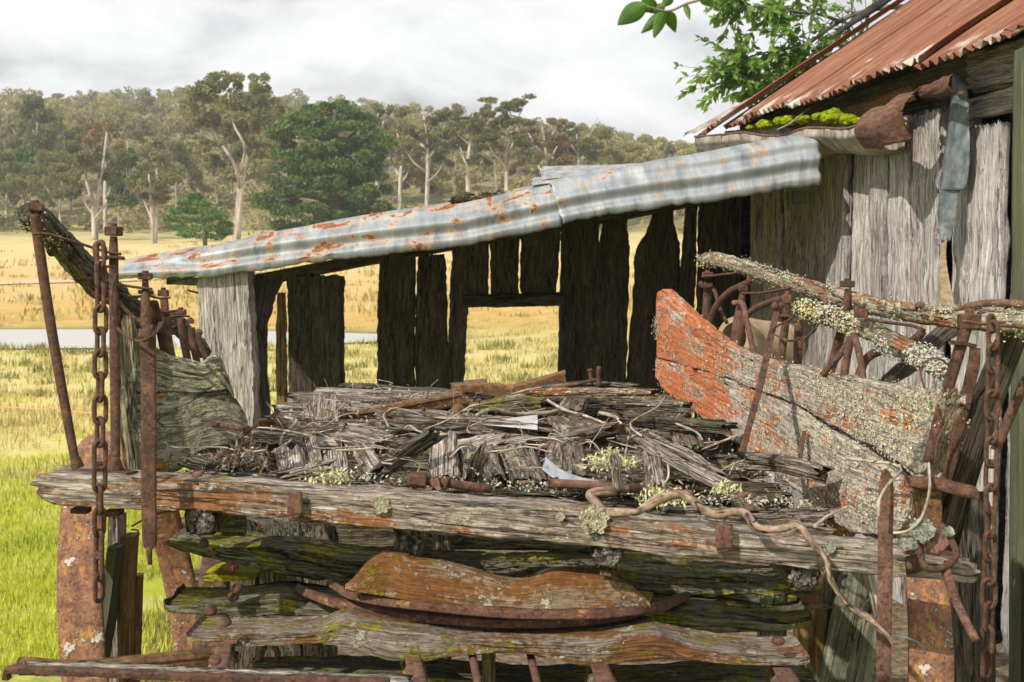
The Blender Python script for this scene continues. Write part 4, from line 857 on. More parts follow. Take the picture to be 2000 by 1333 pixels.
# ------------------------------------------------------------------ tree behind the hut, branch overhead
def bough():
    d = 10.6; base = P(1900, 60, d); t = thing('broadleaf_tree', 'green leafed tree arching out above the rusted hut roof', 'tree', (base.x + .6, 12.5, 0)); g = Geo(); tips = []; rr = random.Random(21)
    g_tube([Vector((base.x + .6, 12.5, -.1)), Vector((base.x + .7, 12.2, 2.2)), P(1850, 20, 11.2), P(1800, -40, 10.9)], [.16, .14, .08, .05], 8, n=14, amp=.01, g=g)
    mains = [[(1850, 20, 11.2), (1745, 14, 10.7), (1680, 25, 10.6), (1640, 42, 10.5), (1600, 70, 10.5), (1545, 88, 10.5), (1480, 100, 10.4), (1410, 118, 10.3)], [(1680, 25, 10.6), (1645, 62, 10.6), (1618, 112, 10.7), (1605, 150, 10.7)], [(1640, 42, 10.5), (1600, 28, 10.3), (1540, 25, 10.2), (1450, 12, 10.1), (1390, 20, 10.1)],
             [(1560, 84, 10.5), (1520, 120, 10.6), (1490, 160, 10.7), (1440, 190, 10.7)], [(1500, 96, 10.4), (1460, 120, 10.3), (1420, 150, 10.3), (1380, 140, 10.2)], [(1700, 20, 10.6), (1680, 70, 10.8), (1660, 95, 10.9)], [(1590, 74, 10.5), (1560, 110, 10.4), (1555, 130, 10.4)], [(1800, -40, 10.9), (1700, -30, 10.4), (1600, -15, 10.2), (1480, -20, 10.2), (1400, -5, 10.1)]]
    for m in mains:
        pl = [P(q[0] + (28 if q[0] < 1560 else 0), q[1], q[2]) for q in m]; r0 = .028 if m is mains[0] else .016; g_tube(pl, [r0 * (1 - .8 * i / (len(pl) - 1)) for i in range(len(pl))], 6, n=30, amp=.003, g=g)
        for i in range(14):
            u = rr.uniform(.15, 1); p = cat(pl, u); px_ = (p.x / p.y) * F + 1000
            for _ in range(3 if px_ < 1600 else 2):
                L = rr.uniform(.12, .42); dv = Vector((rr.gauss(-.5, .7), rr.gauss(0, .7), rr.gauss(-.25, .7))).normalized(); q = p + dv * L; mid = p.lerp(q, .5) + Vector((rr.gauss(0, .02), rr.gauss(0, .02), rr.gauss(.02, .02)))
                g_tube([p, mid, q], [.005, .0035, .0015], 4, n=6, g=g); tips.append((p, mid, q, px_))
    g.mk('branches', BARK_B, t)
    C, D, U, L, Wd = [], [], [], [], []
    for p, mid, q, px_ in tips:
        dens = 21 if px_ < 1560 else 8 if px_ < 1640 else 2
        for _ in range(int(dens * rr.uniform(.5, 1.6))):
            u = rr.uniform(.2, 1.05); c = p.lerp(mid, u * 2) if u < .5 else mid.lerp(q, u * 2 - 1); dv = ((q - p).normalized() + Vector((rr.gauss(0, .7), rr.gauss(0, .7), rr.gauss(-.4, .6)))).normalized(); l = rr.uniform(.045, .10)
            C.append(c + dv * l * .5); D.append(dv); U.append(dv.cross(Vector((rr.gauss(0, 1), rr.gauss(0, 1), rr.gauss(.6, .6)))).normalized()); L.append(l); Wd.append(l * rr.uniform(.4, .55))
    quads_obj('leaves', np.array([tuple(v) for v in C]), np.array([tuple(v) for v in D]), np.array([tuple(v) for v in U]), np.array(L), np.array(Wd), L_SHRUB, t)
bough()
def near_branch():
    d = 1.75; t = thing('leafy_branch', 'blurred dark green leafy branch dangling into the top of view', 'branch', P(1320, -60, d))
    TP('stem', [(1500, -120, d + .1), (1420, -60, d + .03), (1380, -8, d), (1340, 8, d), (1305, 22, d), (1262, 12, d)], [5, 4, 3, 2.6, 2.2, 1.5], BARK_B, t, n=24)
    lv = [((1262, 8), (1204, 52), 36), ((1268, -4), (1262, 24), 30), ((1300, 20), (1274, 76), 24), ((1290, 26), (1252, 66), 20), ((1303, 24), (1318, 60), 24), ((1338, 6), (1346, 42), 12), ((1372, -14), (1392, 14), 26), ((1300, 10), (1262, 22), 18), ((1312, -10), (1292, 14), 20)]
    for (x0, y0), (x1, y1), w_ in lv:
        a, b = P(x0, y0, d), P(x1, y1, d + R.uniform(-.02, .03)); ax = b - a; side = ax.cross(Vector((R.uniform(-.2, .2), 1, R.uniform(-.2, .2)))).normalized(); nn = side.cross(ax).normalized(); hw = w_ * d / F / 2; curv = R.uniform(-.2, .25)
        def fn(u, v):
            wd = hw * (math.sin(math.pi * min(1, u ** .8)) ** .8) * (1.15 - .3 * u); q = v * 2 - 1
            return a + ax * u + side * (wd * q + curv * ax.length * u * (1 - u)) + nn * (abs(q) * wd * .35 - .15 * ax.length * u * u), (u, v, 0)
        solid(g_grid(fn, 12, 6).mk('leaf', L_NEAR, t), .0004)
near_branch()

# ------------------------------------------------------------------ the wagon
WG = thing('timber_wagon', 'collapsing old timber wagon with rotted deck, lichened side boards and rusty iron stakes', 'wagon', (0, 3.2, 0))
def zb(x, y): return 1.225 - .06 * x                    # deck surface, sagging to the right
def nut(px, py, d, wpx, hpx, parent, ax=(0, 0, 1), mat=IRON, sides=4, name='nut', rot=None, stud=True):
    m = d / F; c = P(px, py, d); g = g_prism(c, Vector(ax), wpx * m / 2 * 1.2, hpx * m, sides, .12, rot)
    if stud: g_prism(c + Vector(ax).normalized() * hpx * m * .6, Vector(ax), wpx * m * .24, hpx * m * .5, 8, .2, 0, g)
    return g.mk(name, mat, parent, smooth=False)
def dome(px, py, d, rpx, parent, n=(0, -1, .2), mat=IRON, name='bolt_head'):
    m = d / F; r = rpx * m; c = P(px, py, d); n = Vector(n).normalized(); t = n.orthogonal().normalized(); b = n.cross(t); g = Geo(); V = []; q = 12
    for i, (a, h) in enumerate(((1, -.15), (1, .1), (.82, .38), (.45, .58))): V += [c + (t * math.cos(6.283 * j / q) + b * math.sin(6.283 * j / q)) * r * a + n * r * h for j in range(q)]
    V.append(c + n * r * .66); Fc = [(i * q + j, i * q + (j + 1) % q, (i + 1) * q + (j + 1) % q, (i + 1) * q + j) for i in range(3) for j in range(q)] + [(3 * q + j, 3 * q + (j + 1) % q, 4 * q) for j in range(q)]
    g.add(V, Fc); return g.mk(name, mat, parent)
def flat(name, pts, wpx, tpx, mat, parent, **k):         # flat iron bar: (x, y, depth), width across the view
    st = []
    for i, (x, y, d) in enumerate(pts):
        a = pts[max(0, i - 1)]; b = pts[min(len(pts) - 1, i + 1)]; vx, vy = b[0] - a[0], b[1] - a[1]; L = math.hypot(vx, vy); nx, ny = -vy / L, vx / L
        w_ = wpx[i] if hasattr(wpx, '__len__') else wpx; st.append((P(x + nx * w_ / 2, y + ny * w_ / 2, d), P(x - nx * w_ / 2, y - ny * w_ / 2, d), tpx * d / F))
    k.setdefault('n', 10 * len(pts)); return loft(name, st, mat, parent, k=6, m=2, amp=.0006, edge=.001, low=.001, rc=.2, **k)

# front cross beam
BX = [68, 90, 150, 300, 480, 700, 900, 1100, 1300, 1500, 1700, 1830, 1885, 1902]; BT = [922, 916, 917, 925, 934, 950, 967, 984, 1008, 1034, 1056, 1072, 1084, 1095]; BB = [972, 982, 988, 998, 1012, 1030, 1047, 1066, 1086, 1104, 1122, 1134, 1140, 1130]
def bd(x): return lin(2.46, 2.26, (x - 70) / 1830)
beam = HB('cross_beam', [(x, a, b, bd(x)) for x, a, b in zip(BX, BT, BB)], .11, W_BEAM, WG, n=300, k=26, m=6, amp=.0045, edge=.006, low=.008, fw=70, fl=2.0, rag=.03, rc=.5)
for x, y, w_ in ((575, 984, 30), (1415, 1050, 34)):
    d = bd(x) - .012; f = flat('beam_clip', [(x, y - 24, d), (x, y - 18, d - .006), (x, y + 18, d - .008), (x + 2, y + 22, d - .002)], w_, 8, IRON_L, WG)
def lichen_rosette(px, py, d, rpx, parent, mat=LICHEN_C, n=(0, -1, .25), seed=1):
    m = d / F; r = rpx * m; c = P(px, py, d); n = Vector(n).normalized(); t = n.orthogonal().normalized(); b = n.cross(t); g = Geo(); rr = random.Random(seed)
    for _ in range(420):
        a = rr.random() * 6.283; q = r * math.sqrt(rr.random()) * (1 + .5 * nz(math.cos(a) * 2, math.sin(a) * 2, seed)); p = c + t * math.cos(a) * q + b * math.sin(a) * q + n * .002; s = .0028 * rr.uniform(.5, 1.2); o = rr.random() * 6.28
        V = [p - n * .002] + [p + (t * math.cos(o + j * 1.05) + b * math.sin(o + j * 1.05)) * s * rr.uniform(.6, 1.2) + n * rr.uniform(0, .003) for j in range(6)]; g.add(V, [(0, 1 + j, 1 + (j + 1) % 6) for j in range(6)])
    o = g.mk('lichen', mat, parent, smooth=False); return o
lichen_rosette(745, 988, bd(745) - .004, 14, beam, seed=2); lichen_rosette(1160, 1015, bd(1160) - .005, 26, beam, seed=3); lichen_rosette(1094, 1010, bd(1094) - .004, 7, beam, seed=4); lichen_rosette(1620, 1070, bd(1620) - .004, 9, beam, LICHEN_W, seed=5)

# sills running back under the beam, with weathered end grain
def sill(px, py0, py1, hw, d0, d1, zdrop=0., mat=W_MOSSY):
    a0, b0 = P(px - hw, (py0 + py1) / 2, d0), P(px + hw, (py0 + py1) / 2, d0); t = (py1 - py0) * d0 / F; z1 = zb(a0.x, 4) - .12
    a1 = Vector((a0.x + .02, d1, a0.z + .0)); b1 = Vector((b0.x + .02, d1, b0.z + .0)); up = Vector((0, 0, t / 2))
    o = loft('sill', [(a0 + up, b0 + up, t), (a1 + up, b1 + up, t)], mat, WG, n=50, k=10, m=8, amp=.004, edge=.005, low=.006, rag=.012, rc=.5)
    g = Geo(); c = P(px, (py0 + py1) / 2, d0 - .004); gr = 9; V = []; hwm = hw * d0 / F * .92
    for i in range(gr + 1):
        for j in range(gr + 1):
            u, v = i / gr * 2 - 1, j / gr * 2 - 1; k = 1 - .22 * (u * u * v * v); V.append(c + Vector((u * hwm * k, -.004 - .014 * abs(nz(u * 4 + px, v * 4)), v * t * .46 * k)))
    Fc = [(i * (gr + 1) + j, (i + 1) * (gr + 1) + j, (i + 1) * (gr + 1) + j + 1, i * (gr + 1) + j + 1) for i in range(gr) for j in range(gr)]
    g.add(V, Fc); solid(g.mk('end_grain', W_ENDGRAIN, o), .012, -1); return o
sill(392, 992, 1046, 30, 2.44, 4.4); sill(795, 1026, 1100, 25, 2.46, 4.4, mat=W_LOWER); sill(1185, 1060, 1108, 27, 2.36, 4.4); sill(1570, 1098, 1152, 30, 2.32, 4.4)
HB('packing_block', [(415, 994, 1045, 2.56), (482, 996, 1047, 2.58)], .10, W_MOSSY, WG, n=16, k=8)
for x, y, d in ((795, 1092, 2.44), (1185, 1118, 2.38), (452, 1108, 2.5)): TP('bolt', [(x, y - 12, d), (x, y + 14, d)], 6, IRON, WG, linear=True); nut(x, y, d, 26, 12, WG, stud=False, mat=IRON_D)
# upper dark bolster
HB('bolster', [(322, 1046, 1066, 2.72), (345, 1038, 1076, 2.72), (430, 1048, 1096, 2.72), (560, 1052, 1122, 2.72), (700, 1072, 1138, 2.72), (900, 1080, 1145, 2.72), (1200, 1085, 1160, 2.70), (1400, 1102, 1168, 2.68), (1540, 1112, 1160, 2.66), (1600, 1120, 1150, 2.66)], .16, W_MOSSY, WG, n=160, k=18, m=6, amp=.006, edge=.010, low=.012, rag=.03, rc=.4)
dome(398, 1062, 2.69, 10, WG)
# orange stained saddle block
sad = HB('saddle_block', [(674, 1142, 1150, 2.42), (690, 1128, 1155, 2.41), (735, 1094, 1166, 2.41), (762, 1086, 1172, 2.41), (800, 1098, 1178, 2.40), (850, 1103, 1184, 2.40), (920, 1120, 1192, 2.40), (980, 1140, 1197, 2.40), (1030, 1140, 1199, 2.40), (1080, 1122, 1199, 2.40), (1140, 1126, 1198, 2.40), (1200, 1130, 1196, 2.40), (1240, 1148, 1192, 2.41), (1262, 1168, 1190, 2.42), (1270, 1180, 1188, 2.42)], .075, W_SADDLE, WG, flush=True, n=200, k=22, m=6, amp=.0008, edge=.002, low=.005, rc=.35)
# turntable irons
flat('turntable_iron', [(640, 1136, 2.62), (660, 1150, 2.52), (690, 1166, 2.45), (800, 1184, 2.39), (1000, 1202, 2.37), (1150, 1203, 2.37), (1250, 1194, 2.40), (1290, 1182, 2.46)], 17, 34, IRON_D, WG, n=80)
flat('turntable_iron', [(578, 1146, 2.66), (600, 1160, 2.58), (660, 1182, 2.5), (780, 1204, 2.44), (920, 1217, 2.41), (1050, 1220, 2.41), (1180, 1212, 2.43), (1280, 1192, 2.5), (1348, 1162, 2.64)], 19, 46, IRON_D, WG, n=90)
# middle mossy bolster
HB('bolster', [(322, 1172, 1186, 2.6), (335, 1160, 1194, 2.6), (450, 1152, 1206, 2.6), (540, 1142, 1210, 2.6), (620, 1150, 1215, 2.6), (900, 1165, 1225, 2.6), (1250, 1165, 1232, 2.58), (1400, 1172, 1238, 2.56), (1520, 1190, 1232, 2.55), (1580, 1196, 1224, 2.55), (1590, 1204, 1216, 2.55)], .15, W_MOSSY, WG, n=160, k=18, m=6, amp=.004, edge=.005, low=.010, rag=.015, rc=.5)
for x, y in ((412, 1192), (455, 1166), (462, 1150)): dome(x, y, 2.575, 12, WG, (0, -1, .4 if y > 1180 else 1.5), IRON)
HB('mossy_block', [(396, 1105, 1136, 2.85), (430, 1098, 1138, 2.85), (500, 1108, 1134, 2.85)], .12, wood('yellow_moss_wood', (.1, .1, .02), (.22, .21, .06), (.34, .32, .1), moss=1.1, mcol=(.42, .38, .01)), WG, n=24, k=10, m=4, amp=.004, edge=.006, low=.012)
# lower front bolster
HB('bolster', [(364, 1232, 1248, 2.36), (375, 1221, 1256, 2.36), (450, 1214, 1264, 2.36), (600, 1211, 1260, 2.35), (670, 1195, 1268, 2.35), (760, 1206, 1291, 2.34), (830, 1217, 1293, 2.34), (900, 1225, 1282, 2.34), (1000, 1230, 1279, 2.33), (1080, 1230, 1290, 2.33), (1150, 1226, 1304, 2.33), (1270, 1214, 1290, 2.32), (1350, 1236, 1290, 2.32), (1450, 1250, 1300, 2.31), (1560, 1260, 1300, 2.31), (1582, 1270, 1294, 2.31)], .14, W_LOWER, WG, n=220, k=22, m=6, amp=.0014, edge=.004, low=.008, rc=.45)
dome(440, 1216, 2.33, 13, WG, (0, -.4, 1)); dome(1520, 1252, 2.3, 13, WG, (0, -.4, 1))
# hounds coming forward under the lower bolster, capped with iron
def hound(x0, y0, x1, y1, w_, cap=True, mat=W_LOWER):
    d0, d1 = 2.46, 1.95; st = [(P(x0 - w_ / 2, y0, d0), P(x0 + w_ / 2, y0, d0), .07), (P(x1 - w_ * .62, y1, d1), P(x1 + w_ * .62, y1, d1), .07)]
    h = loft('hound', st, mat, WG, n=30, k=8, m=6, amp=.003, edge=.004, low=.004)
    if cap: st2 = [(P(x0 - w_ * .34, y0 - 2, d0 - .1), P(x0 + w_ * .34, y0 - 2, d0 - .1), .006), (P(x1 - w_ * .46, y1 - 6, d1 + .0), P(x1 + w_ * .46, y1 - 6, d1 + .0), .006)]; c = loft('iron_cap', st2, IRON_L, h, n=14, k=5, m=2, amp=.0005, edge=.001, low=.001); return h
hound(438, 1256, 415, 1372, 46); hound(806, 1280, 826, 1400, 46); hound(1168, 1292, 1206, 1400, 50); hound(1520, 1296, 1585, 1400, 50)
for a in ([(922, 1278, 2.42), (930, 1320, 2.2), (940, 1380, 2.0)], [(1036, 1280, 2.42), (1048, 1330, 2.2), (1062, 1390, 2.0)]): TP('brace_rod', a, 8, IRON_L, WG, n=8)
TP('brace_rod', [(515, 1262, 2.8), (508, 1280, 2.8), (505, 1300, 2.8)], 8, IRON_D, WG); TP('brace_rod', [(533, 1262, 2.85), (542, 1275, 2.8), (540, 1300, 2.8)], 6, IRON_D, WG)
HB('axle_beam', [(470, 1292, 1334, 2.7), (620, 1298, 1330, 2.7), (790, 1290, 1330, 2.7), (1000, 1305, 1350, 2.7), (1250, 1306, 1352, 2.7), (1420, 1298, 1352, 2.7), (1600, 1310, 1352, 2.7)], .14, W_MOSSY, WG, n=90, k=12, m=5, amp=.004, edge=.006, low=.01)
VB('king_post', [(1270, 940, 968, 2.56), (1350, 940, 968, 2.56)], .05, W_MOSSY, WG, n=10, k=6)
# iron bound frame at the lower left
HB('shaft_timber', [(30, 1296, 1312, 2.2), (120, 1290, 1318, 2.22), (250, 1282, 1318, 2.3), (400, 1266, 1306, 2.38), (415, 1268, 1300, 2.4)], .05, IRON_Y, WG, n=60, k=10, amp=.002, edge=.003)
HB('shaft_timber', [(30, 1307, 1322, 2.06), (200, 1306, 1326, 2.06), (400, 1316, 1334, 2.06), (600, 1320, 1345, 2.06), (800, 1326, 1350, 2.06)], .05, W_SPLIT, WG, n=80, k=10, amp=.004, edge=.008, rag=.01)
flat('shaft_iron', [(8, 1330, 2.0), (10, 1312, 2.0), (40, 1312, 2.0), (200, 1318, 2.0), (420, 1328, 2.0), (760, 1336, 2.0)], 15, 24, IRON, WG, linear=True, n=60)
flat('shaft_iron', [(400, 1262, 2.34), (432, 1259, 2.34), (462, 1256, 2.34)], 5, 20, IRON_L, WG, n=8)
nut(36, 1303, 2.05, 26, 8, WG, stud=False, sides=8); dome(420, 1290, 2.1, 13, WG, (0, -.5, 1), IRON_L)

# deck: cross planks in rows, each broken its own way
def plank(x0, x1, y, wd, t, mat=W_DECK, dz=0., yaw=0., tilt=0., nm='deck_plank', rag=.04, n=None, dz1=None, par=WG, **k):
    st = []; m_ = 6; dz1 = dz if dz1 is None else dz1
    for i in range(m_):
        u = i / (m_ - 1); x = lin(x0, x1, u); yy = y + yaw * (u - .5) + .012 * nz(x * 3, y * 5); z = zb(x, yy) + lin(dz, dz1, u) + .008 * nz(x * 4, y * 7, 3); w_ = wd * (1 + .5 * nz(x * 3 + 7, y * 9))
        st.append((Vector((x, yy + w_, z + tilt)), Vector((x, yy, z)), t))
    k.setdefault('amp', .006); return loft(nm, st, mat, par, n=n or int(40 + (x1 - x0) * 90), k=14, m=4, edge=.011, low=.012, rag=rag, rc=.4, fw=75, fl=2.2, **k)
rows = [(-.28, .26, 2.505, .07, .035, -.02, .02), (.20, .62, 2.54, .08, .03, -.045, -.04), (-.66, -.30, 2.55, .06, .03, -.01, .03), (.30, .66, 2.66, .07, .03, -.05, .02), (-.66, .62, 2.95, .10, .05, -.035, .03), (-.62, .1, 3.06, .12, .04, -.02, -.05), (-.60, .62, 3.16, .08, .05, -.015, .03),
        (.02, .66, 3.0, .11, .05, -.06, .04), (-.28, .16, 3.30, .17, .04, .012, .06), (-.68, -.2, 3.32, .12, .04, -.02, .03), (.10, .58, 3.36, .12, .04, -.03, -.06), (-.66, -.05, 3.52, .15, .04, -.01, .04), (.05, .56, 3.56, .13, .04, .0, .05), (-.70, .0, 3.75, .16, .04, .0, .02), (.02, .54, 3.78, .15, .04, -.01, -.05),
        (.06, .54, 3.98, .16, .04, .005, .05), (-.7, .05, 4.0, .17, .04, .0, .04), (.04, .56, 4.2, .16, .04, .015, -.03), (-.66, .1, 4.25, .16, .04, .0, .02), (.1, .56, 4.42, .14, .04, .03, .05), (-.60, .1, 4.45, .14, .04, .0, .0)]
for i, (x0, x1, y, wd, t, dz, yaw) in enumerate(rows): plank(x0, x1, y, wd * (.62 if y < 3.5 else .8), t * 1.2, (W_OLDRAIL, W_DECK, W_DECK, W_SPLIT, W_OLDRAIL)[i % 5], dz, yaw, dz1=dz + (.0 if i % 3 else .02))
rk = random.Random(77)
for i in range(9):                                       # rotted ends and chunks heaped on the rows, higher toward the back
    y = 2.75 + 1.75 * rk.random(); x = rk.uniform(-.58, .50); L = rk.uniform(.10, .34); hgt = .008 + .035 * rk.random() * (1 if x > -.1 else .3) + .035 * max(0, y - 3.3) * (1 if x > -.05 else -.15)
    a = rk.gauss(0, .45) + (1.57 if rk.random() < .25 else 0); v = Vector((math.cos(a), math.sin(a), rk.gauss(0, .14))); c = Vector((x, y, zb(x, y) + hgt)); sd_ = Vector((-v.y, v.x, rk.gauss(0, .25))).normalized() * rk.uniform(.02, .055); t_ = rk.uniform(.018, .04)
    loft('deck_plank', [(c - v * L / 2 + sd_, c - v * L / 2 - sd_, t_), (c + sd_ * rk.uniform(.8, 1.2), c - sd_, t_), (c + v * L / 2 + sd_ * .7, c + v * L / 2 - sd_ * .8, t_)], rk.choice((W_SPLIT, W_DECK, W_DECK, W_OLDRAIL)), WG, n=34, k=12, m=4, amp=.006, edge=.008, low=.008, rag=.04, rc=.4, fw=85)
# stubs of the fore-and-aft boards, standing out of the gap behind the beam (x px, near y px, far y px ...)
def stub(xn, yn, dn, xf, yf, df, wn, wf, t, mat=W_SPLIT, label=None, roll=0.):
    st = [(P(xn - wn / 2, yn + roll, dn), P(xn + wn / 2, yn - roll, dn), t), (P((xn + xf) / 2 - (wn + wf) / 4, (yn + yf) / 2 + roll, (dn + df) / 2), P((xn + xf) / 2 + (wn + wf) / 4, (yn + yf) / 2 - roll, (dn + df) / 2), t), (P(xf - wf / 2, yf + roll, df), P(xf + wf / 2, yf - roll, df), t)]
    o = loft('broken_board', st, mat, None, n=46, k=16, m=4, amp=.0045, edge=.006, low=.004, rag=.03, rc=.3, fw=90, fl=1.2); tag(o, label, 'broken board', 'broken boards on the wagon deck'); return o
ST = [(572, 928, 2.62, 566, 872, 2.76, 56, 54, .025, 'ribbed grey board stub, leftmost of the upright row on the deck'), (622, 922, 2.66, 604, 850, 2.86, 30, 30, .02, 'narrow pale board stub leaning right beside the ribbed grey one'), (660, 934, 2.60, 655, 880, 2.72, 52, 44, .025, 'lichen crusted stub with jagged top left of the diagonal boards'),
      (742, 925, 2.62, 706, 866, 2.82, 40, 38, .025, 'short grey board slanting down to the right towards the dark diagonal board'), (866, 928, 2.62, 866, 846, 2.82, 60, 54, .03, 'widest weathered board stub, deeply grooved, right of the dark diagonal board'), (948, 932, 2.62, 930, 868, 2.86, 84, 74, .03, 'flat lichen spotted board right of the widest grooved stub'),
      (1036, 936, 2.62, 1010, 876, 2.86, 72, 70, .03, 'flat mossy board left of the bent silver strip'), (1110, 925, 2.64, 1105, 868, 2.86, 76, 74, .03, 'crumbling lichen covered board behind the bent silver strip'), (1284, 950, 2.6, 1272, 884, 2.74, 36, 34, .025, 'narrow grooved stub under the long splintered board'),
      (1160, 850, 3.2, 1110, 812, 3.45, 90, 80, .03, 'dark rotten board below the pale triangular tin'), (1350, 870, 3.1, 1330, 826, 3.3, 56, 46, .03, 'dark lichened chunk near the red side board'), (1110, 800, 3.7, 1130, 768, 3.95, 60, 46, .03, 'splintered dark board end at the back of the deck')]
for s_ in ST: stub(*s_[:9], W_SPLIT if s_[0] not in (948, 1036, 1110, 1160, 1350) else W_DECK, s_[9])
def slat(pts, wpx, t, mat, label, **k):
    st = []
    for i, (x, y, d) in enumerate(pts):
        a = pts[max(0, i - 1)]; b = pts[min(len(pts) - 1, i + 1)]; vx, vy = b[0] - a[0], b[1] - a[1]; L = math.hypot(vx, vy); nx, ny = -vy / L, vx / L
        st.append((P(x + nx * wpx / 2, y + ny * wpx / 2, d + .01), P(x - nx * wpx / 2, y - ny * wpx / 2, d), t))
    o = loft('broken_board', st, mat, None, n=60, k=14, m=4, amp=.006, edge=.007, low=.006, rag=.05, fw=95, **k); return tag(o, label, 'broken board', 'broken boards on the wagon deck')
slat([(752, 922, 2.55), (800, 884, 2.6), (856, 848, 2.66)], 32, .025, W_OLDRAIL, 'dark board leaning up to the right across the upright stubs')
slat([(1248, 862, 2.92), (1320, 906, 2.76), (1410, 952, 2.6)], 24, .025, W_SPLIT, 'long pale splintered board sloping down to the right on the deck')
slat([(1262, 852, 2.98), (1330, 884, 2.8), (1400, 930, 2.68)], 14, .02, W_SPLIT, 'thin splinter lying along the long sloping board')
slat([(752, 822, 3.28), (900, 836, 3.22), (1062, 852, 3.16)], 34, .035, W_DECK, 'long grey board lying flat in front of the rusty angle iron')
slat([(355, 902, 2.6), (400, 916, 2.57), (440, 928, 2.54)], 20, .025, W_OLDRAIL, 'dark broken lath beside the twig nest')
slat([(930, 928, 2.56), (934, 905, 2.56), (944, 884, 2.57)], 26, .02, W_OLDRAIL, 'small dark pointed stake between two flat boards')
slat([(1040, 776, 3.9), (1150, 772, 3.86), (1270, 776, 3.8)], 16, .03, W_RAIL, 'lichened lath topping the rubble at the back right')
slat([(1190, 792, 3.65), (1290, 796, 3.55), (1345, 800, 3.5)], 18, .03, W_DECK, 'mossy lath ending at the red side board')
slat([(1060, 768, 4.0), (1140, 758, 4.0), (1235, 762, 3.95)], 14, .03, W_OLDRAIL, 'grey stick-like lath at the very back of the deck')
slat([(1215, 824, 3.25), (1310, 832, 3.2), (1420, 842, 3.1)], 20, .03, W_OLDRAIL, 'dark lath with rounded end pointing at the red side board')
slat([(1455, 905, 2.72), (1530, 912, 2.68), (1600, 930, 2.62)], 24, .03, W_DECK, 'brown plank end under the lower edge of the red board')
slat([(555, 935, 2.5), (600, 925, 2.5), (645, 915, 2.51)], 20, .02, W_SPLIT, 'smooth grey chip lying on the beam edge below the ribbed stub')
# bark, splinters and lichen crumbs over the deck
def on_deck(rg): 
    x = rg.uniform(-.62, .62); y = 2.5 + 2.0 * rg.random() ** 1.3; return (x, y, zb(x, y) - .015 + abs(rg.normal()) * .018)
litter('deck_litter', 1500, on_deck, .030, .006, LITTER, None, 'bark flakes and splinters strewn over the rotted wagon deck', 4, .35, 'litter')
litter('deck_lichen', 2400, lambda rg: (lambda p: (p[0], p[1], p[2] + .004))(on_deck(rg)) if rg.random() < .6 else (lambda x: (x, 2.52 + .1 * rg.random(), zb(x, 2.5) - .01 + .015 * rg.random()))(rg.uniform(-.35, .62)), .008, .006, LICHEN, None, 'crumbs of pale grey green lichen over the wagon deck', 5, 1., 'lichen')
def tuft(px, py, d, rpx, n, label, seed):
    c = P(px, py, d); m = d / F; litter('lichen_tuft', n, lambda rg: tuple(c + Vector((rg.normal() * rpx * m * .5, rg.normal() * rpx * m * .4, abs(rg.normal()) * rpx * m * .35))), .014, .004, LICHEN_Y, None, label, seed, 1.2, 'lichen')
tuft(1190, 915, 2.66, 42, 900, 'largest bushy yellow green lichen tuft right of the silver strip', 11); tuft(1415, 962, 2.5, 24, 300, 'small lichen tuft below the long sloping board', 12); tuft(1290, 985, 2.42, 40, 420, 'flat lichen tuft behind the crooked branch', 13)
tuft(640, 945, 2.5, 40, 420, 'lichen tuft on the beam edge below the jagged stub', 14)
def fine_twigs():
    g = Geo(); rr = random.Random(31)
    for i in range(95):
        x = rr.uniform(-.6, .58); y = 2.5 + 2.0 * rr.random() ** 1.1; z = zb(x, y) + rr.uniform(.0, .05); L = rr.uniform(.05, .20); a = rr.gauss(0, .6) + (3.1416 if rr.random() < .5 else 0); el = rr.gauss(.05, .22) if rr.random() < .965 else rr.uniform(.5, 1.1)
        p = Vector((x, y, z)); v = Vector((math.cos(a) * math.cos(el), math.sin(a) * math.cos(el), math.sin(el))); k1, k2 = (Vector((rr.gauss(0, .02), rr.gauss(0, .02), rr.gauss(0, .012))) for _ in range(2)); r = rr.uniform(.0009, .0024)
        pts_ = [p, p + v * L * .35 + k1, p + v * L * .7 + k2, p + v * L + k1 * .4]; pts_ = [Vector((q.x, q.y, max(q.z, zb(q.x, q.y) - .005))) for q in pts_]
        g_tube(pts_, [r, r * .9, r * .7, r * .4], 5, n=9, amp=r * .2, g=g)
        if rr.random() < .4: q = pts_[1]; g_tube([q, q + v * L * .2 + Vector((rr.gauss(0, .03), rr.gauss(0, .03), abs(rr.gauss(0, .03))))], [r * .6, r * .3], 4, n=3, g=g)
    tag(g.mk('twig_litter', W_TWIG), 'fine dry twigs littered thickly over the rotted wagon deck', 'twigs', kind='stuff')
fine_twigs()
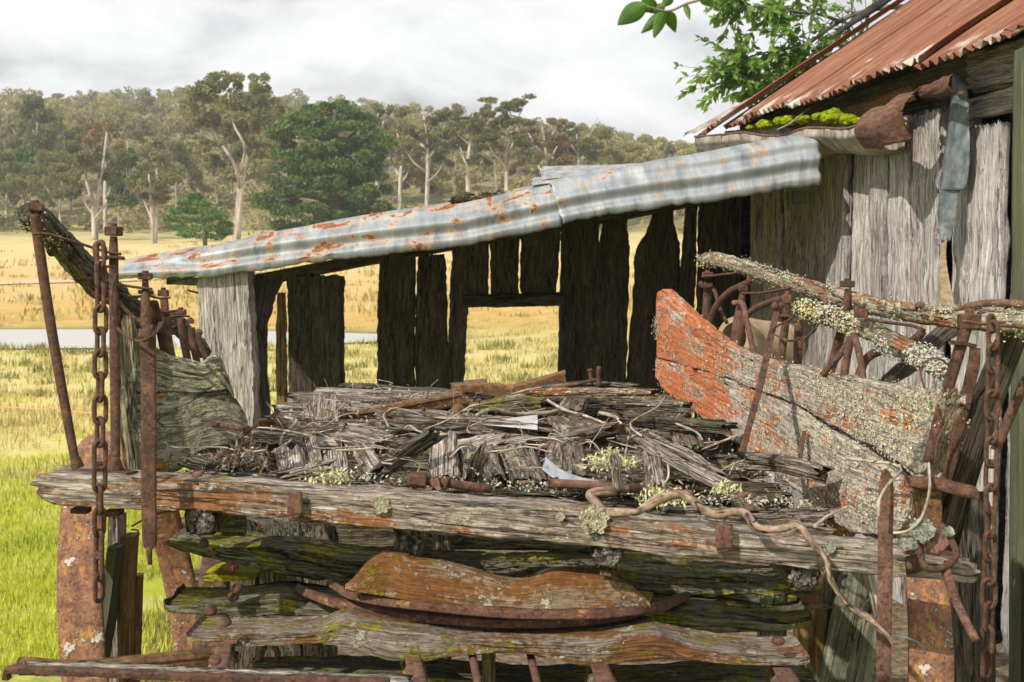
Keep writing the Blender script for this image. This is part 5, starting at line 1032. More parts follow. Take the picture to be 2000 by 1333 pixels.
# twig nest in the left corner
nest = litter('twig_nest', 900, lambda rg: (lambda u, v: tuple(P(lin(395, 520, u), lin(912, 850, v * (1 - abs(u - .55) * 1.1)), lin(2.55, 2.95, v))))(rg.random(), rg.random()), .045, .006, LITTER, None, 'heap of dark twigs and bark shreds in the left corner of the deck', 6, .6, 'twig heap'); 
def twig(pts, r, label, mat=W_TWIG, rag=.0015):
    o = TP('twig', pts, r, mat, None, amp=.0012, sides=7); tag(o, label, 'twig', 'dry twigs on the wagon deck'); return o
TW = [([(556, 815, 3.2), (578, 822, 3.15), (566, 838, 3.1), (552, 852, 3.0), (547, 868, 2.9)], [2.5, 3.5, 3.5, 3, 3], 'hooked twig with yellow band at the left of the deck'), ([(530, 886, 2.75), (550, 874, 2.78), (570, 860, 2.85)], [3, 3.5, 2.5], 'short pale twig pointing up under the hooked twig'),
      ([(575, 825, 3.2), (592, 836, 3.2), (612, 826, 3.2), (632, 834, 3.2), (668, 812, 3.25), (720, 802, 3.3)], [2.4, 2.2, 2, 1.8, 1.4, 1], 'zigzag twig passing under the iron ring'), ([(760, 836, 3.1), (752, 812, 3.15), (770, 800, 3.2), (800, 804, 3.2), (850, 816, 3.2), (905, 818, 3.2)], [2.8, 3.5, 3.8, 3.2, 2.5, 2], 'arched twig over the grey flat board'),
      ([(790, 838, 3.05), (800, 832, 3.05), (822, 844, 3.0), (870, 848, 3.0), (915, 846, 3.0)], [2, 2.4, 2.2, 2, 1.6], 'thin twig lying above the widest grooved stub'), ([(930, 812, 3.4), (960, 800, 3.45), (1000, 808, 3.5), (1060, 808, 3.55), (1100, 800, 3.6)], [4, 4.5, 4.5, 4, 4.5], 'thick bent twig behind the pale tin'),
      ([(1070, 782, 3.6), (1100, 800, 3.5), (1150, 815, 3.4), (1185, 830, 3.3)], [3, 3.2, 2.6, 2], 'branched twig crossing the dark rotten board'), ([(1170, 806, 3.4), (1202, 815, 3.35), (1214, 830, 3.3)], [3.5, 4, 3], 'elbow shaped twig near the middle right'), ([(1302, 770, 3.3), (1285, 795, 3.25), (1240, 820, 3.15), (1232, 834, 3.1), (1258, 856, 3.0)], [1.2, 2, 2.2, 2.2, 1.8], 'long thin twig rising to the tip beneath the red board'),
      ([(1228, 852, 3.0), (1223, 880, 2.9), (1219, 900, 2.8)], [2, 2, 1.6], 'straight thin twig standing behind the root stump'), ([(1125, 910, 2.6), (1180, 906, 2.6), (1190, 896, 2.6), (1196, 880, 2.6)], [1.6, 1.8, 1.8, 1.6], 'bent twig over the biggest lichen tuft'), ([(1296, 950, 2.5), (1306, 930, 2.5), (1304, 905, 2.55)], [2, 2.2, 1.6], 'upright bent twig in front of the sloping board'),
      ([(800, 780, 3.8), (812, 770, 3.8), (826, 768, 3.8)], [1.4, 1.4, 1], 'tiny forked twig against the dark slab'), ([(833, 780, 3.7), (842, 755, 3.7), (856, 742, 3.7)], [1.4, 1.3, 1], 'slim upright twig against the dark slab'), ([(650, 808, 3.6), (668, 795, 3.6), (674, 786, 3.6)], [2.6, 2.2, 1.5], 'stubby twig on the angle iron left of the gap'), ([(1320, 828, 3.0), (1360, 845, 2.95), (1372, 860, 2.9)], [2.2, 2.4, 2], 'pale curved twig next to the dark lichened chunk'),
      ([(1372, 878, 2.8), (1430, 855, 2.7), (1480, 838, 2.6)], [2, 2.4, 1.6], 'slanting twig touching the foot of the red board'), ([(1590, 1030, 2.35), (1612, 1012, 2.36), (1640, 995, 2.38), (1655, 990, 2.38)], [4, 3.5, 2.5, 2], 'forked twig leaning on the lower corner of the red board'), ([(1000, 770, 3.9), (1030, 762, 3.9), (1060, 756, 3.9)], [2, 2, 1.4], 'thin twig beside the tilted angle iron'), ([(620, 845, 3.0), (650, 858, 2.95), (690, 865, 2.9)], [1.6, 1.6, 1.2], 'wispy twig above the diagonal short board')]
for a in TW: twig(*a)
rb = thing('crooked_branch', 'smooth pale crooked branch lying on the beam and drooping over its right side', 'branch', P(1300, 1000, 2.35))
TP('limb', [(1185, 1000, 2.34), (1205, 1001, 2.34), (1228, 1001, 2.33), (1250, 998, 2.33), (1290, 975, 2.33), (1335, 968, 2.33), (1390, 1003, 2.3), (1450, 1000, 2.28), (1475, 1030, 2.26), (1520, 1034, 2.24), (1560, 1026, 2.22), (1585, 1060, 2.18), (1612, 1090, 2.14), (1625, 1138, 2.12), (1660, 1185, 2.1), (1700, 1210, 2.08), (1730, 1238, 2.06), (1746, 1258, 2.05)], [8, 8, 8, 8, 9.5, 8.5, 9.5, 7.5, 8.5, 7, 7.5, 7.5, 6.2, 6.6, 5.4, 5.8, 4.8, 4.8], W_BRANCH, rb, amp=.0034, n=220)
TP('stump_fork', [(1193, 900, 2.44), (1200, 896, 2.44), (1205, 908, 2.43), (1203, 930, 2.42), (1207, 960, 2.39)], [5, 10, 10, 9.5, 11], W_DECK, rb, amp=.003, n=30); TP('stump_fork', [(1224, 955, 2.42), (1200, 958, 2.4), (1165, 962, 2.4), (1152, 968, 2.4), (1172, 990, 2.37), (1190, 1003, 2.34)], [6, 10, 10, 9, 8, 7], W_BRANCH, rb, amp=.003, n=40)
TP('twig_fork', [(1560, 1028, 2.22), (1545, 1042, 2.22), (1530, 1046, 2.22)], [6, 5, 4], W_BRANCH, rb, n=8)
# rusty irons and scrap lying on the deck
def scrap(name, label, cat_, fn): o = fn(name); tag(o, label, cat_); return o
ai = thing('angle_iron', 'long rusty angle iron lying across the back of the deck', 'angle iron', P(700, 810, 3.75))
flat('web', [(505, 826, 3.62), (640, 822, 3.7), (780, 802, 3.8), (918, 778, 3.92)], [10, 26, 26, 24], 5, IRON_Y, ai)
loft('flange', [(P(505, 818, 3.8), P(505, 822, 3.62), .008), (P(700, 798, 3.88), P(700, 806, 3.72), .008), (P(915, 760, 4.1), P(916, 767, 3.92), .008)], IRON_Y, ai, n=30, k=6, m=2, amp=.001, edge=.002)
dome(640, 824, 3.66, 9, ai); dome(827, 800, 3.78, 5, ai)
g = Geo(); g_tube([P(640 + 18 * math.cos(a), 824 + 16 * math.sin(a) - 2, 3.62 + .03 * math.sin(a)) for a in np.linspace(-3.5, 2.0, 16)], .007, 8, g=g); tag(g.mk('iron_ring', IRON_Y, None), 'open iron ring hooked round the bolt of the long angle iron', 'ring')
a2 = thing('angle_iron', 'short tilted angle iron rising to the right at the back of the deck', 'angle iron', P(1030, 760, 4.0))
flat('web', [(960, 776, 4.0), (1040, 758, 4.02), (1104, 738, 4.05)], 22, 5, IRON_Y, a2); loft('flange', [(P(960, 762, 4.15), P(960, 766, 4.0), .008), (P(1104, 722, 4.2), P(1104, 728, 4.05), .008)], IRON_Y, a2, n=16, k=5, m=2, amp=.001, edge=.001)
a3 = thing('casting', 'ochre rusty bent casting with a flat lip beside the long angle iron', 'iron casting', P(930, 770, 3.9))
flat('lip', [(880, 758, 3.9), (930, 760, 3.9), (1000, 770, 3.9)], [10, 24, 34], 40, IRON_Y, a3, n=30); flat('plate', [(905, 752, 3.95), (950, 748, 3.95)], 10, 60, IRON_L, a3); HB('mossy_lump', [(915, 786, 800, 3.8), (960, 780, 806, 3.8), (1020, 772, 806, 3.8), (1056, 782, 800, 3.8)], .12, W_MOSSY, a3, n=20, k=10, m=5, amp=.012, edge=.012, low=.02)
dome(895, 800, 3.72, 14, a3, (0, -.5, 1), IRON_Y)
rp = thing('iron_pipe', 'rusty pipe with flanges lying along the front edge of the deck', 'pipe', P(900, 945, 2.48))
TP('tube', [(812, 936, 2.47), (870, 944, 2.47), (960, 956, 2.47)], 9, IRON, rp, linear=True, n=10); TP('collar', [(868, 944, 2.465), (874, 945, 2.465)], 13, IRON, rp, linear=True, n=2, sides=14); nut(816, 938, 2.46, 26, 34, rp, (1, 0, -.1), IRON, 6, stud=False); flat('fin', [(845, 934, 2.46), (858, 958, 2.45)], [24, 8], 6, IRON_L, rp)
rq = thing('iron_pipe', 'longer reddish pipe lying behind the root stump at the beam', 'pipe', P(1220, 955, 2.48))
TP('tube', [(1075, 944, 2.5), (1180, 950, 2.49), (1300, 962, 2.47), (1352, 966, 2.46)], 9, IRON_L, rq, n=16); TP('collar', [(1318, 962, 2.465), (1330, 963, 2.465)], 14, IRON_L, rq, linear=True, n=2, sides=14)
sp = [(1060, 893, 2.62), (1090, 918, 2.58), (1130, 934, 2.54), (1164, 940, 2.53)]
o = loft('metal_strip', [(P(x + 6, y - 2, d + .06), P(x - 2, y + 22 - i * 3, d - .02), .002) for i, (x, y, d) in enumerate(sp)], SILVER, None, n=30, k=8, m=2, amp=0, edge=.001, low=.003); tag(o, 'bent silver galvanised strip lying on the deck', 'metal strip')
o = loft('tin_sheet', [(P(944, 826, 3.25), P(944, 829, 3.2), .002), (P(1000, 816, 3.3), P(1000, 834, 3.16), .002), (P(1050, 810, 3.34), P(1050, 839, 3.12), .002)], TIN, None, n=20, k=8, m=2, amp=0, edge=.0, low=.004, linear=True); tag(o, 'pale triangular tin sheet on the flat grey board', 'tin sheet')
bc = thing('folded_bracket', 'small brown folded sheet bracket in the middle of the deck', 'bracket', P(1205, 838, 3.2))
flat('plate', [(1180, 838, 3.2), (1198, 838, 3.2)], 22, 3, IRON_Y, bc); flat('plate', [(1196, 840, 3.18), (1222, 838, 3.24)], 22, 3, IRON_Y, bc)
def spike(pts, r, label, hd=None):
    t = thing('iron_bolt', label, 'bolt', P(*pts[0])); TP('shank', pts, r, IRON, t, n=8)
    if hd: dome(pts[-1][0], pts[-1][1], pts[-1][2], hd, t, (P(*pts[-1]) - P(*pts[-2])))
spike([(1158, 752, 4.0), (1154, 736, 4.0), (1153, 724, 4.0)], 4, 'upright round headed bolt at the back of the deck', 6); spike([(1170, 756, 3.95), (1169, 735, 3.95), (1170, 716, 3.95)], 4.5, 'headless iron stub beside the round headed bolt')
spike([(1075, 762, 4.0), (1120, 752, 3.98), (1168, 741, 3.96)], 3.5, 'thin rusty rod lying toward the two upright bolts'); spike([(935, 808, 3.6), (936, 795, 3.6), (936, 782, 3.6)], 1.6, 'thin nail with flat head above the thick bent twig', 6)
spike([(352, 820, 2.95), (420, 830, 2.8), (482, 840, 2.66)], 5, 'long bolt sticking out of the left side board', 10); spike([(376, 815, 2.95), (378, 808, 2.92), (384, 806, 2.9)], 4, 'short knobbed bolt above the long one', 7)
for x, y, d in ((1465, 992, 2.42), (1450, 968, 2.45), (800, 868, 2.9), (1075, 868, 2.9), (385, 928, 2.44), (575, 842, 3.2), (1130, 812, 3.4)): dome(x, y, d, 11 if d < 2.6 else 8, WG, (0, -.2, 1), IRON_L)

# right side board, red paint under lichen
def sd_d(x): return interp([1280, 1400, 1550, 1700, 1850], [3.85, 3.3, 2.85, 2.55, 2.32], x)
UB = [(1281, 586, 700), (1284, 570, 702), (1294, 569, 706), (1330, 606, 716), (1382, 650, 730), (1440, 688, 748), (1500, 706, 770), (1570, 720, 800), (1640, 735, 842), (1700, 748, 876), (1760, 758, 910), (1800, 764, 929), (1828, 768, 870), (1846, 772, 796)]
SB = wood; board_a = HB('side_board', [(x, a, b, sd_d(x)) for x, a, b in UB], .045, W_PAINT, WG, flush=True, n=260, k=34, m=4, amp=.0014, edge=.006, low=.006, fw=50, fl=2.5, rc=.3, goff=(0, 7, 3))
LB = [(1280, 697, 738), (1300, 703, 764), (1340, 713, 798), (1390, 728, 832), (1440, 745, 872), (1490, 765, 914), (1560, 797, 968), (1620, 835, 1020), (1680, 872, 1044), (1715, 902, 1052), (1738, 925, 1048), (1760, 948, 1030), (1776, 958, 1000)]
board_b = HB('side_board', [(x, a, b, sd_d(x) + .004) for x, a, b in LB], .045, W_PAINT, WG, flush=True, n=260, k=34, m=4, amp=.0014, edge=.010, low=.006, fw=50, fl=2.5, rc=.3, goff=(0, 7, 3))
flakes('lichen', board_a, LICHEN, WG, 7000, .0023, lambda c, n: n.y < .3 and n.x < .4 and (MN.noise(c * 5) + 1.1 * (c.z - 1.42 + .12 * (c.y - 2.4)) * 3 > -.1), 3)
flakes('lichen', board_a, LICHEN_Y, WG, 1800, .0028, lambda c, n: n.y < .4 and c.x > .73, 4); flakes('lichen', board_b, LICHEN, WG, 3500, .0023, lambda c, n: n.y < .3 and MN.noise(c * 6) > .05, 5); flakes('lichen', board_b, LICHEN_Y, WG, 900, .0027, lambda c, n: n.y < .3 and .58 < c.x < .72, 6)
flat('hinge_pin', [(1572, 842, 2.78), (1566, 880, 2.76), (1556, 928, 2.76)], [9, 8, 6], 8, IRON_D, WG)
# left side board, grey green, orange lichen on its end
def sl_d(x): return interp([225, 300, 400, 490], [2.72, 2.75, 2.80, 2.85], x)
LU = [(226, 611, 776), (240, 609, 776), (258, 614, 774), (270, 640, 772), (300, 676, 768), (340, 698, 765), (375, 706, 770), (402, 712, 768), (420, 698, 766), (434, 700, 764), (444, 730, 762), (458, 772, 782)]
HB('side_board', [(x, a, b, sl_d(x)) for x, a, b in LU], .05, W_LBOARD, WG, flush=True, n=130, k=26, m=6, amp=.0035, edge=.006, low=.006, fw=60)
LL = [(228, 773, 800), (236, 772, 860), (248, 771, 926), (290, 767, 926), (345, 760, 922), (390, 762, 890), (440, 760, 872), (468, 788, 860), (484, 822, 846)]
lb = HB('side_board', [(x, a, b, sl_d(x) + .003) for x, a, b in LL], .05, W_LBOARD, WG, flush=True, n=130, k=26, m=6, amp=.0035, edge=.006, low=.006, fw=60)
eo = wood('orange_lichen_wood', (.12, .10, .06), (.34, .29, .19), (.50, .44, .31), lichen=.5, lcol=(.56, .55, .40), orange=.5, ocol=(.46, .21, .04), bump=.008)
VB('board_end', [(613, 226, 258, 2.70), (700, 229, 266, 2.70), (776, 232, 262, 2.70), (780, 232, 262, 2.70), (850, 240, 268, 2.69), (926, 250, 274, 2.69)], .02, eo, WG, n=70, k=10, m=3, amp=.003, edge=.005)
# rails: rotten left one, two lichened right ones
rl = TP('top_rail', [(48, 432, 2.6), (66, 420, 2.62), (95, 446, 2.64), (130, 488, 2.7), (175, 535, 2.78), (215, 566, 2.9), (255, 600, 3.05), (310, 625, 3.4), (345, 636, 3.7), (400, 690, 3.9)], [14, 24, 26, 28, 27, 22, 19, 18, 18, 14], W_OLDRAIL, WG, amp=.010, n=110, sides=22); flakes('lichen', rl, LICHEN, WG, 2600, .0024, lambda c, n: n.z > .0, 7)
tag(litter('frayed_fibre', 160, lambda rg: tuple(P(rg.uniform(44, 85), rg.uniform(415, 450), 2.62)), .03, .004, W_OLDRAIL, WG, None, 8, .8), kind='stuff')
r1 = TP('top_rail', [(1366, 508, 3.75), (1395, 506, 3.65), (1450, 521, 3.5), (1540, 550, 3.25), (1640, 582, 2.98), (1760, 608, 2.74), (1850, 620, 2.58), (1930, 626, 2.46), (2040, 632, 2.34)], [8, 14, 15, 16, 18, 19, 20, 22, 24], W_RAIL, WG, amp=.004, n=140, sides=18, flat=(.8, 1.0))
r2 = TP('side_rail', [(1560, 602, 3.0), (1600, 614, 2.92), (1680, 638, 2.78), (1740, 668, 2.68), (1800, 700, 2.56), (1852, 728, 2.48)], [12, 16, 19, 21, 22, 15], W_RAIL, WG, amp=.005, n=90, sides=18)
flakes('lichen', r1, LICHEN, WG, 5000, .0023, None, 9); flakes('lichen', r1, LICHEN_Y, WG, 900, .0026, lambda c, n: n.z > .2, 10); flakes('lichen', r2, LICHEN_W, WG, 7000, .0030, None, 11); flakes('lichen', r2, LICHEN_Y, WG, 1800, .0032, lambda c, n: c.y > 2.75, 12)

# iron stakes, straps and braces, left side
def stake(pts, r, head=None, base=None, mat=IRON, hpx=None, name='stake', sides=12):
    o = TP(name, pts, r, mat, WG, n=8 * len(pts), sides=sides)
    if head: nut(*head, o, hpx=None) if False else nut(head[0], head[1], head[2], head[3], head[4], o, mat=mat, ax=(.02, 0, 1), rot=R.uniform(.5, 1.1))
    if base: TP('flare', base, [8, 13, 15], mat, o, n=8, sides=14)
    return o
stake([(68, 420, 2.58), (74, 465, 2.58), (100, 640, 2.57), (130, 810, 2.56), (150, 918, 2.55)], [9, 10, 10, 9.5, 8.5], (70, 405, 2.6, 30, 16), [(148, 893, 2.55), (150, 908, 2.55), (151, 918, 2.55)])
stake([(222, 462, 2.62), (222, 500, 2.62), (224, 700, 2.58), (226, 918, 2.52)], [7, 9, 10, 9], (222, 452, 2.62, 30, 18), [(226, 893, 2.52), (226, 908, 2.52), (227, 919, 2.52)])
stake([(284, 548, 2.64), (284, 580, 2.62), (286, 640, 2.6)], [6, 8, 12], (284, 540, 2.64, 28, 13))
flat('flat_stake', [(287, 645, 2.40), (288, 660, 2.40), (289, 800, 2.38), (290, 1000, 2.36), (291, 1060, 2.36), (292, 1074, 2.36)], [24, 31, 30, 29, 28, 14], 10, IRON, WG); TP('pin', [(291, 1068, 2.365), (293, 1103, 2.365)], [7, 4.5], IRON, WG, linear=True, n=4); dome(283, 655, 2.38, 14, WG, (0, -1, .1))
stake([(320, 582, 2.85), (326, 640, 2.84), (334, 690, 2.84), (340, 710, 2.84)], 8, (319, 573, 2.85, 21, 13)); stake([(354, 622, 3.0), (358, 660, 3.0), (368, 712, 3.0)], 8, (353, 610, 3.0, 22, 11)); stake([(374, 640, 3.15), (376, 670, 3.15), (386, 712, 3.15)], 7, (372, 628, 3.15, 17, 9))
stake([(352, 648, 3.0), (360, 690, 2.98), (366, 712, 2.98)], 4.5, None); stake([(384, 650, 3.2), (396, 684, 3.2), (408, 714, 3.2)], 6, None)
def strap(pts, r=3.2, mat=IRON): return TP('strap', pts, r, mat, WG, n=6 * len(pts), sides=8, flat=(1.5, .8))
strap([(64, 457, 2.56), (95, 458, 2.56), (150, 474, 2.58), (200, 490, 2.6), (236, 497, 2.6)], 3.6); strap([(186, 504, 2.6), (222, 503, 2.6), (242, 505, 2.6)], 4.5); strap([(232, 556, 2.6), (262, 561, 2.61), (298, 565, 2.62)]); strap([(232, 574, 2.62), (262, 580, 2.63), (290, 577, 2.64)], 3.4)
strap([(270, 570, 2.63), (300, 572, 2.64)], 5); strap([(290, 577, 2.66), (310, 583, 2.75), (330, 582, 2.8)], 2.6); strap([(307, 612, 2.82), (324, 610, 2.82), (340, 608, 2.85)], 3.4); strap([(318, 623, 2.85), (345, 618, 2.9), (368, 618, 3)], 2.6); strap([(300, 590, 2.68), (312, 640, 2.75), (322, 690, 2.8)], 6); strap([(232, 590, 2.7), (262, 620, 2.68), (298, 640, 2.66), (310, 640, 2.7), (318, 622, 2.75)], 3.4)
stake([(155, 545, 2.66), (166, 546, 2.66), (168, 562, 2.66), (185, 578, 2.66), (232, 600, 2.7), (270, 640, 2.75)], 6, None, name='bent_hook'); strap([(150, 545, 2.65), (182, 545, 2.65)], 3)
TP('wire_loop', [(192, 523, 2.5), (215, 521, 2.5), (228, 528, 2.5), (220, 560, 2.48), (217, 600, 2.46), (226, 635, 2.42), (245, 655, 2.38), (272, 666, 2.36), (300, 655, 2.38), (318, 630, 2.6)], 3.0, IRON, WG, n=60)
dome(388, 650, 3.3, 8, WG, mat=IRON_D)
for x, y in ((152, 998), (216, 1003)): HB('washer_plate', [(x - 15, y - 8, y + 8, 2.5), (x + 15, y - 8, y + 8, 2.5)], .04, IRON_D, WG, n=4, k=4, m=2)
flat('washer_plate', [(138, 920, 2.52), (190, 923, 2.5), (246, 927, 2.48)], 6, 40, IRON, WG, n=12)
TP('tie_wire', [(258, 1028, 2.55), (300, 1006, 2.5), (345, 998, 2.48)], 2, IRON_D, WG); TP('tie_wire', [(256, 1035, 2.6), (268, 1036, 2.6), (272, 1046, 2.6)], 1.8, IRON_D, WG)
# right side irons
stake([(1383, 552, 3.62), (1380, 600, 3.62), (1375, 662, 3.6)], 8, (1382, 536, 3.62, 20, 9)); TP('collar', [(1366, 552, 3.6), (1376, 560, 3.6), (1392, 558, 3.6)], 5, IRON, WG)
TP('brace_rod', [(1466, 540, 3.45), (1460, 552, 3.45), (1425, 570, 3.5), (1398, 600, 3.55), (1382, 640, 3.58)], 6.5, IRON, WG); strap([(1372, 541, 3.6), (1410, 537, 3.55), (1455, 531, 3.5)]); TP('brace_rod', [(1380, 555, 3.62), (1395, 568, 3.6), (1405, 600, 3.58), (1420, 632, 3.56)], 4, IRON, WG)
stake([(1450, 575, 3.35), (1444, 620, 3.33), (1434, 680, 3.3)], [6, 11, 11], (1452, 564, 3.35, 19, 12)); TP('brace_rod', [(1432, 592, 3.32), (1450, 594, 3.3), (1458, 625, 3.27), (1470, 680, 3.22), (1473, 700, 3.2)], 5.5, IRON_L, WG); TP('brace_rod', [(1528, 584, 3.1), (1500, 592, 3.2), (1465, 610, 3.28), (1450, 640, 3.3), (1440, 686, 3.3)], 6.5, IRON, WG); strap([(1448, 573, 3.33), (1490, 572, 3.28), (1542, 563, 3.2)])
nn = nut(1538, 584, 3.08, 21, 17, WG); stake([(1536, 592, 3.08), (1534, 630, 3.07), (1524, 716, 3.04)], 8); flat('stake_plate', [(1522, 617, 3.05), (1562, 619, 3.05)], 6, 30, IRON, WG); stake([(1556, 622, 3.04), (1560, 640, 3.04), (1556, 725, 3.0)], [8, 9, 9])
flat('long_strap', [(1522, 598, 2.98), (1510, 640, 2.9), (1488, 740, 2.72), (1462, 840, 2.62), (1450, 884, 2.58)], [11, 13, 14, 13, 14], 8, IRON, WG); dome(1513, 598, 2.96, 8, WG, (-1, -1, .3)); dome(1524, 597, 2.96, 7, WG, (-1, -1, .3))
TP('tie_wire', [(1560, 594, 2.98), (1548, 620, 2.96), (1520, 636, 2.9), (1506, 645, 2.88), (1510, 654, 2.88)], 2.2, IRON, WG, n=24); strap([(1546, 594, 3.0), (1590, 596, 2.95), (1640, 590, 2.88)], 3); TP('tie_wire', [(1600, 632, 2.95), (1586, 652, 2.95), (1560, 662, 2.98), (1540, 666, 3.0), (1515, 655, 3.05)], 2, IRON_D, WG, n=24); TP('tie_wire', [(1594, 632, 2.95), (1584, 650, 2.94), (1570, 664, 2.94), (1566, 672, 2.94)], 2, IRON, WG, n=20)
stake([(1656, 565, 2.9), (1650, 620, 2.9), (1632, 690, 2.92), (1618, 735, 2.92)], [6, 10, 10, 9], (1655, 555, 2.9, 26, 13)); nut(1682, 612, 2.72, 30, 17, WG); strap([(1690, 622, 2.7), (1730, 630, 2.68), (1778, 636, 2.66), (1806, 646, 2.64)], 4); stake([(1662, 660, 2.72), (1654, 700, 2.7), (1646, 750, 2.68)], 8); TP('brace_rod', [(1664, 660, 2.72), (1635, 700, 2.72), (1605, 734, 2.72)], 6.5, IRON, WG); TP('brace_rod', [(1668, 655, 2.7), (1678, 690, 2.66), (1688, 752, 2.62)], 7, IRON_L, WG); TP('brace_rod', [(1802, 648, 2.64), (1780, 668, 2.66), (1720, 685, 2.7), (1690, 705, 2.7), (1672, 752, 2.68)], 9, IRON, WG)
dome(1798, 598, 2.66, 13, WG, (0, 0, 1), IRON_D)
HB('diagonal_brace', [(1736, 742, 756, 2.72), (1790, 690, 730, 2.74), (1850, 636, 672, 2.76), (1890, 628, 640, 2.78)], .04, W_DARK, WG, n=30, k=8, amp=.003, edge=.004); flat('dark_support', [(1992, 640, 2.5), (1960, 720, 2.52), (1915, 840, 2.56), (1872, 980, 2.62), (1830, 1150, 2.7)], [50, 56, 60, 58, 52], 40, W_DARK, WG)
nut(1893, 628, 2.36, 38, 30, WG, mat=IRON_D); stake([(1888, 640, 2.36), (1872, 690, 2.36), (1845, 780, 2.35), (1812, 905, 2.34)], [11, 12, 12, 11]); flat('stake_plate', [(1862, 670, 2.34), (1885, 672, 2.34), (1908, 677, 2.34)], 8, 28, IRON, WG); flat('flat_stake', [(1906, 680, 2.34), (1902, 720, 2.34), (1876, 830, 2.34), (1852, 930, 2.34), (1842, 960, 2.34)], [20, 24, 24, 22, 20], 9, IRON, WG)
TP('hoop', [(1866, 606, 2.5), (1900, 596, 2.48), (1950, 592, 2.44), (2030, 598, 2.38)], [3, 7, 8, 8], IRON_L, WG); stake([(2006, 738, 2.3), (1976, 805, 2.3), (1944, 880, 2.3)], 10); strap([(1880, 628, 2.3), (1930, 634, 2.3), (2010, 640, 2.26)], 4, IRON_D)
flat('front_standard', [(1731, 918, 2.2), (1732, 950, 2.2), (1730, 1100, 2.16), (1727, 1290, 2.13), (1726, 1400, 2.12)], [5, 28, 29, 30, 31], 9, IRON_L, WG); dome(1722, 1322, 2.12, 12, WG, (0, -1, .1), IRON)
HB('cap_plate', [(1776, 930, 955, 2.24), (1830, 930, 962, 2.24), (1912, 950, 980, 2.24)], .03, IRON_D, WG, n=14, k=6, m=2); HB('bracket_plate', [(1798, 940, 1040, 2.26), (1840, 942, 1050, 2.26)], .05, IRON_Y, WG, n=12, k=8, m=3)
nut(1824, 1058, 2.18, 50, 40, WG, (-.25, -1, .25), IRON_L, 6, stud=False, rot=.3); TP('shackle', [(1786, 1042, 2.2), (1796, 1078, 2.16), (1806, 1106, 2.14), (1830, 1112, 2.13), (1862, 1096, 2.14), (1866, 1074, 2.15), (1848, 1040, 2.18), (1838, 1026, 2.2)], 7, IRON, WG, n=50)
k_ = nut(1775, 1070, 2.2, 26, 34, WG, (-.4, -1, .2), IRON_Y, 6, stud=False); flakes('lichen', k_, LICHEN_W, WG, 160, .007, None, 14); lichen_rosette(1800, 1036, 2.16, 22, WG, LICHEN_W, (-.2, -1, .6), 15); lichen_rosette(1772, 1062, 2.17, 16, WG, LICHEN_W, (-.2, -1, .6), 16); lichen_rosette(1852, 1040, 2.16, 8, WG, LICHEN_W, (-.2, -1, .6), 17)
stake([(1846, 1112, 2.14), (1870, 1180, 2.12), (1906, 1252, 2.08)], [10, 9, 8.5], name='lever_rod', mat=IRON_L); flat('side_plate', [(1780, 1085, 2.23), (1790, 1120, 2.22)], [26, 40], 8, IRON_D, WG); dome(1778, 1105, 2.21, 9, WG, mat=IRON_D)
TP('tie_wire', [(1652, 895, 2.5), (1700, 902, 2.42), (1740, 906, 2.36), (1760, 918, 2.3), (1740, 940, 2.2), (1718, 975, 2.15), (1716, 1010, 2.14)], 3, W_TWIG, WG, n=40); TP('tie_wire', [(1814, 905, 2.25), (1815, 960, 2.2), (1800, 1010, 2.16), (1775, 1036, 2.16), (1745, 1042, 2.17)], 2.8, W_TWIG, WG, n=40)
TP('tie_wire', [(1848, 780, 2.32), (1868, 760, 2.3), (1862, 800, 2.3), (1836, 850, 2.3), (1828, 880, 2.3), (1826, 905, 2.3)], 2.4, IRON_D, WG, n=30); TP('tie_wire', [(1746, 1242, 2.12), (1770, 1246, 2.1), (1796, 1258, 2.1), (1808, 1276, 2.1)], 2, STRIP, WG, n=20); TP('tie_wire', [(1806, 758, 2.36), (1798, 730, 2.36), (1806, 708, 2.36), (1830, 700, 2.36), (1850, 712, 2.36), (1858, 730, 2.36)], 2.2, IRON_D, WG, n=30)

# wheels: iron tyres with what is left of the felloes
def wheel(cx_, cy_, r, wd, ax, a0, a1, label_mat, felloe=None):
    ax = Vector(ax).normalized(); c = Vector((cx_, cy_, r + .02)); f = Vector((0, 1, 0)); f = (f - ax * f.dot(ax)).normalized(); u = ax.cross(f); u = u if u.z > 0 else -u
    t = WG
    def fn(uu, v):
        a = lin(a0, a1, uu); rr = r + .006 * nz(a * 3, v); return c + (f * math.cos(a) + u * math.sin(a)) * rr + ax * (wd * (v - .5)), (a * r, v * wd, 0)
    o = solid(g_grid(fn, 90, 6).mk('wheel_tyre', label_mat, WG), .014, -1)
    if felloe:
        def ff(uu, v):
            a = lin(felloe[0], felloe[1], uu); q = v * 6.2832; rr = r - .055 + .04 * math.cos(q); return c + (f * math.cos(a) + u * math.sin(a)) * rr + ax * (wd * .42 * math.sin(q)), (a * r, v * .3, 0)
        g_grid(ff, 60, 14).mk('felloe', W_POST, o)
    return o
def strip_wheel(): pass
wheel(-.955, 3.3, .615, .095, (1, .10, .15), -3.14, 3.14, TYRE); wheel(-.815, 3.45, .60, .07, (1, .18, -.10), -3.14, 3.14, TYRE_D, (2.2, 4.6)); wheel(.80, 2.95, .58, .085, (1, -.05, -.14), -3.14, 3.14, TYRE)
def pole(pts, wpx, mat, label, t=.06, cap=None):
    o = VB('leaning_pole', [(y, x - w_ / 2, x + w_ / 2, d) for (x, y, d), w_ in zip(pts, wpx)], t, mat, None, n=50, k=10, m=6, amp=.0015, edge=.002, low=.004, rc=.6, fw=35); tag(o, label, 'pole', 'poles stacked against the wagon'); return o
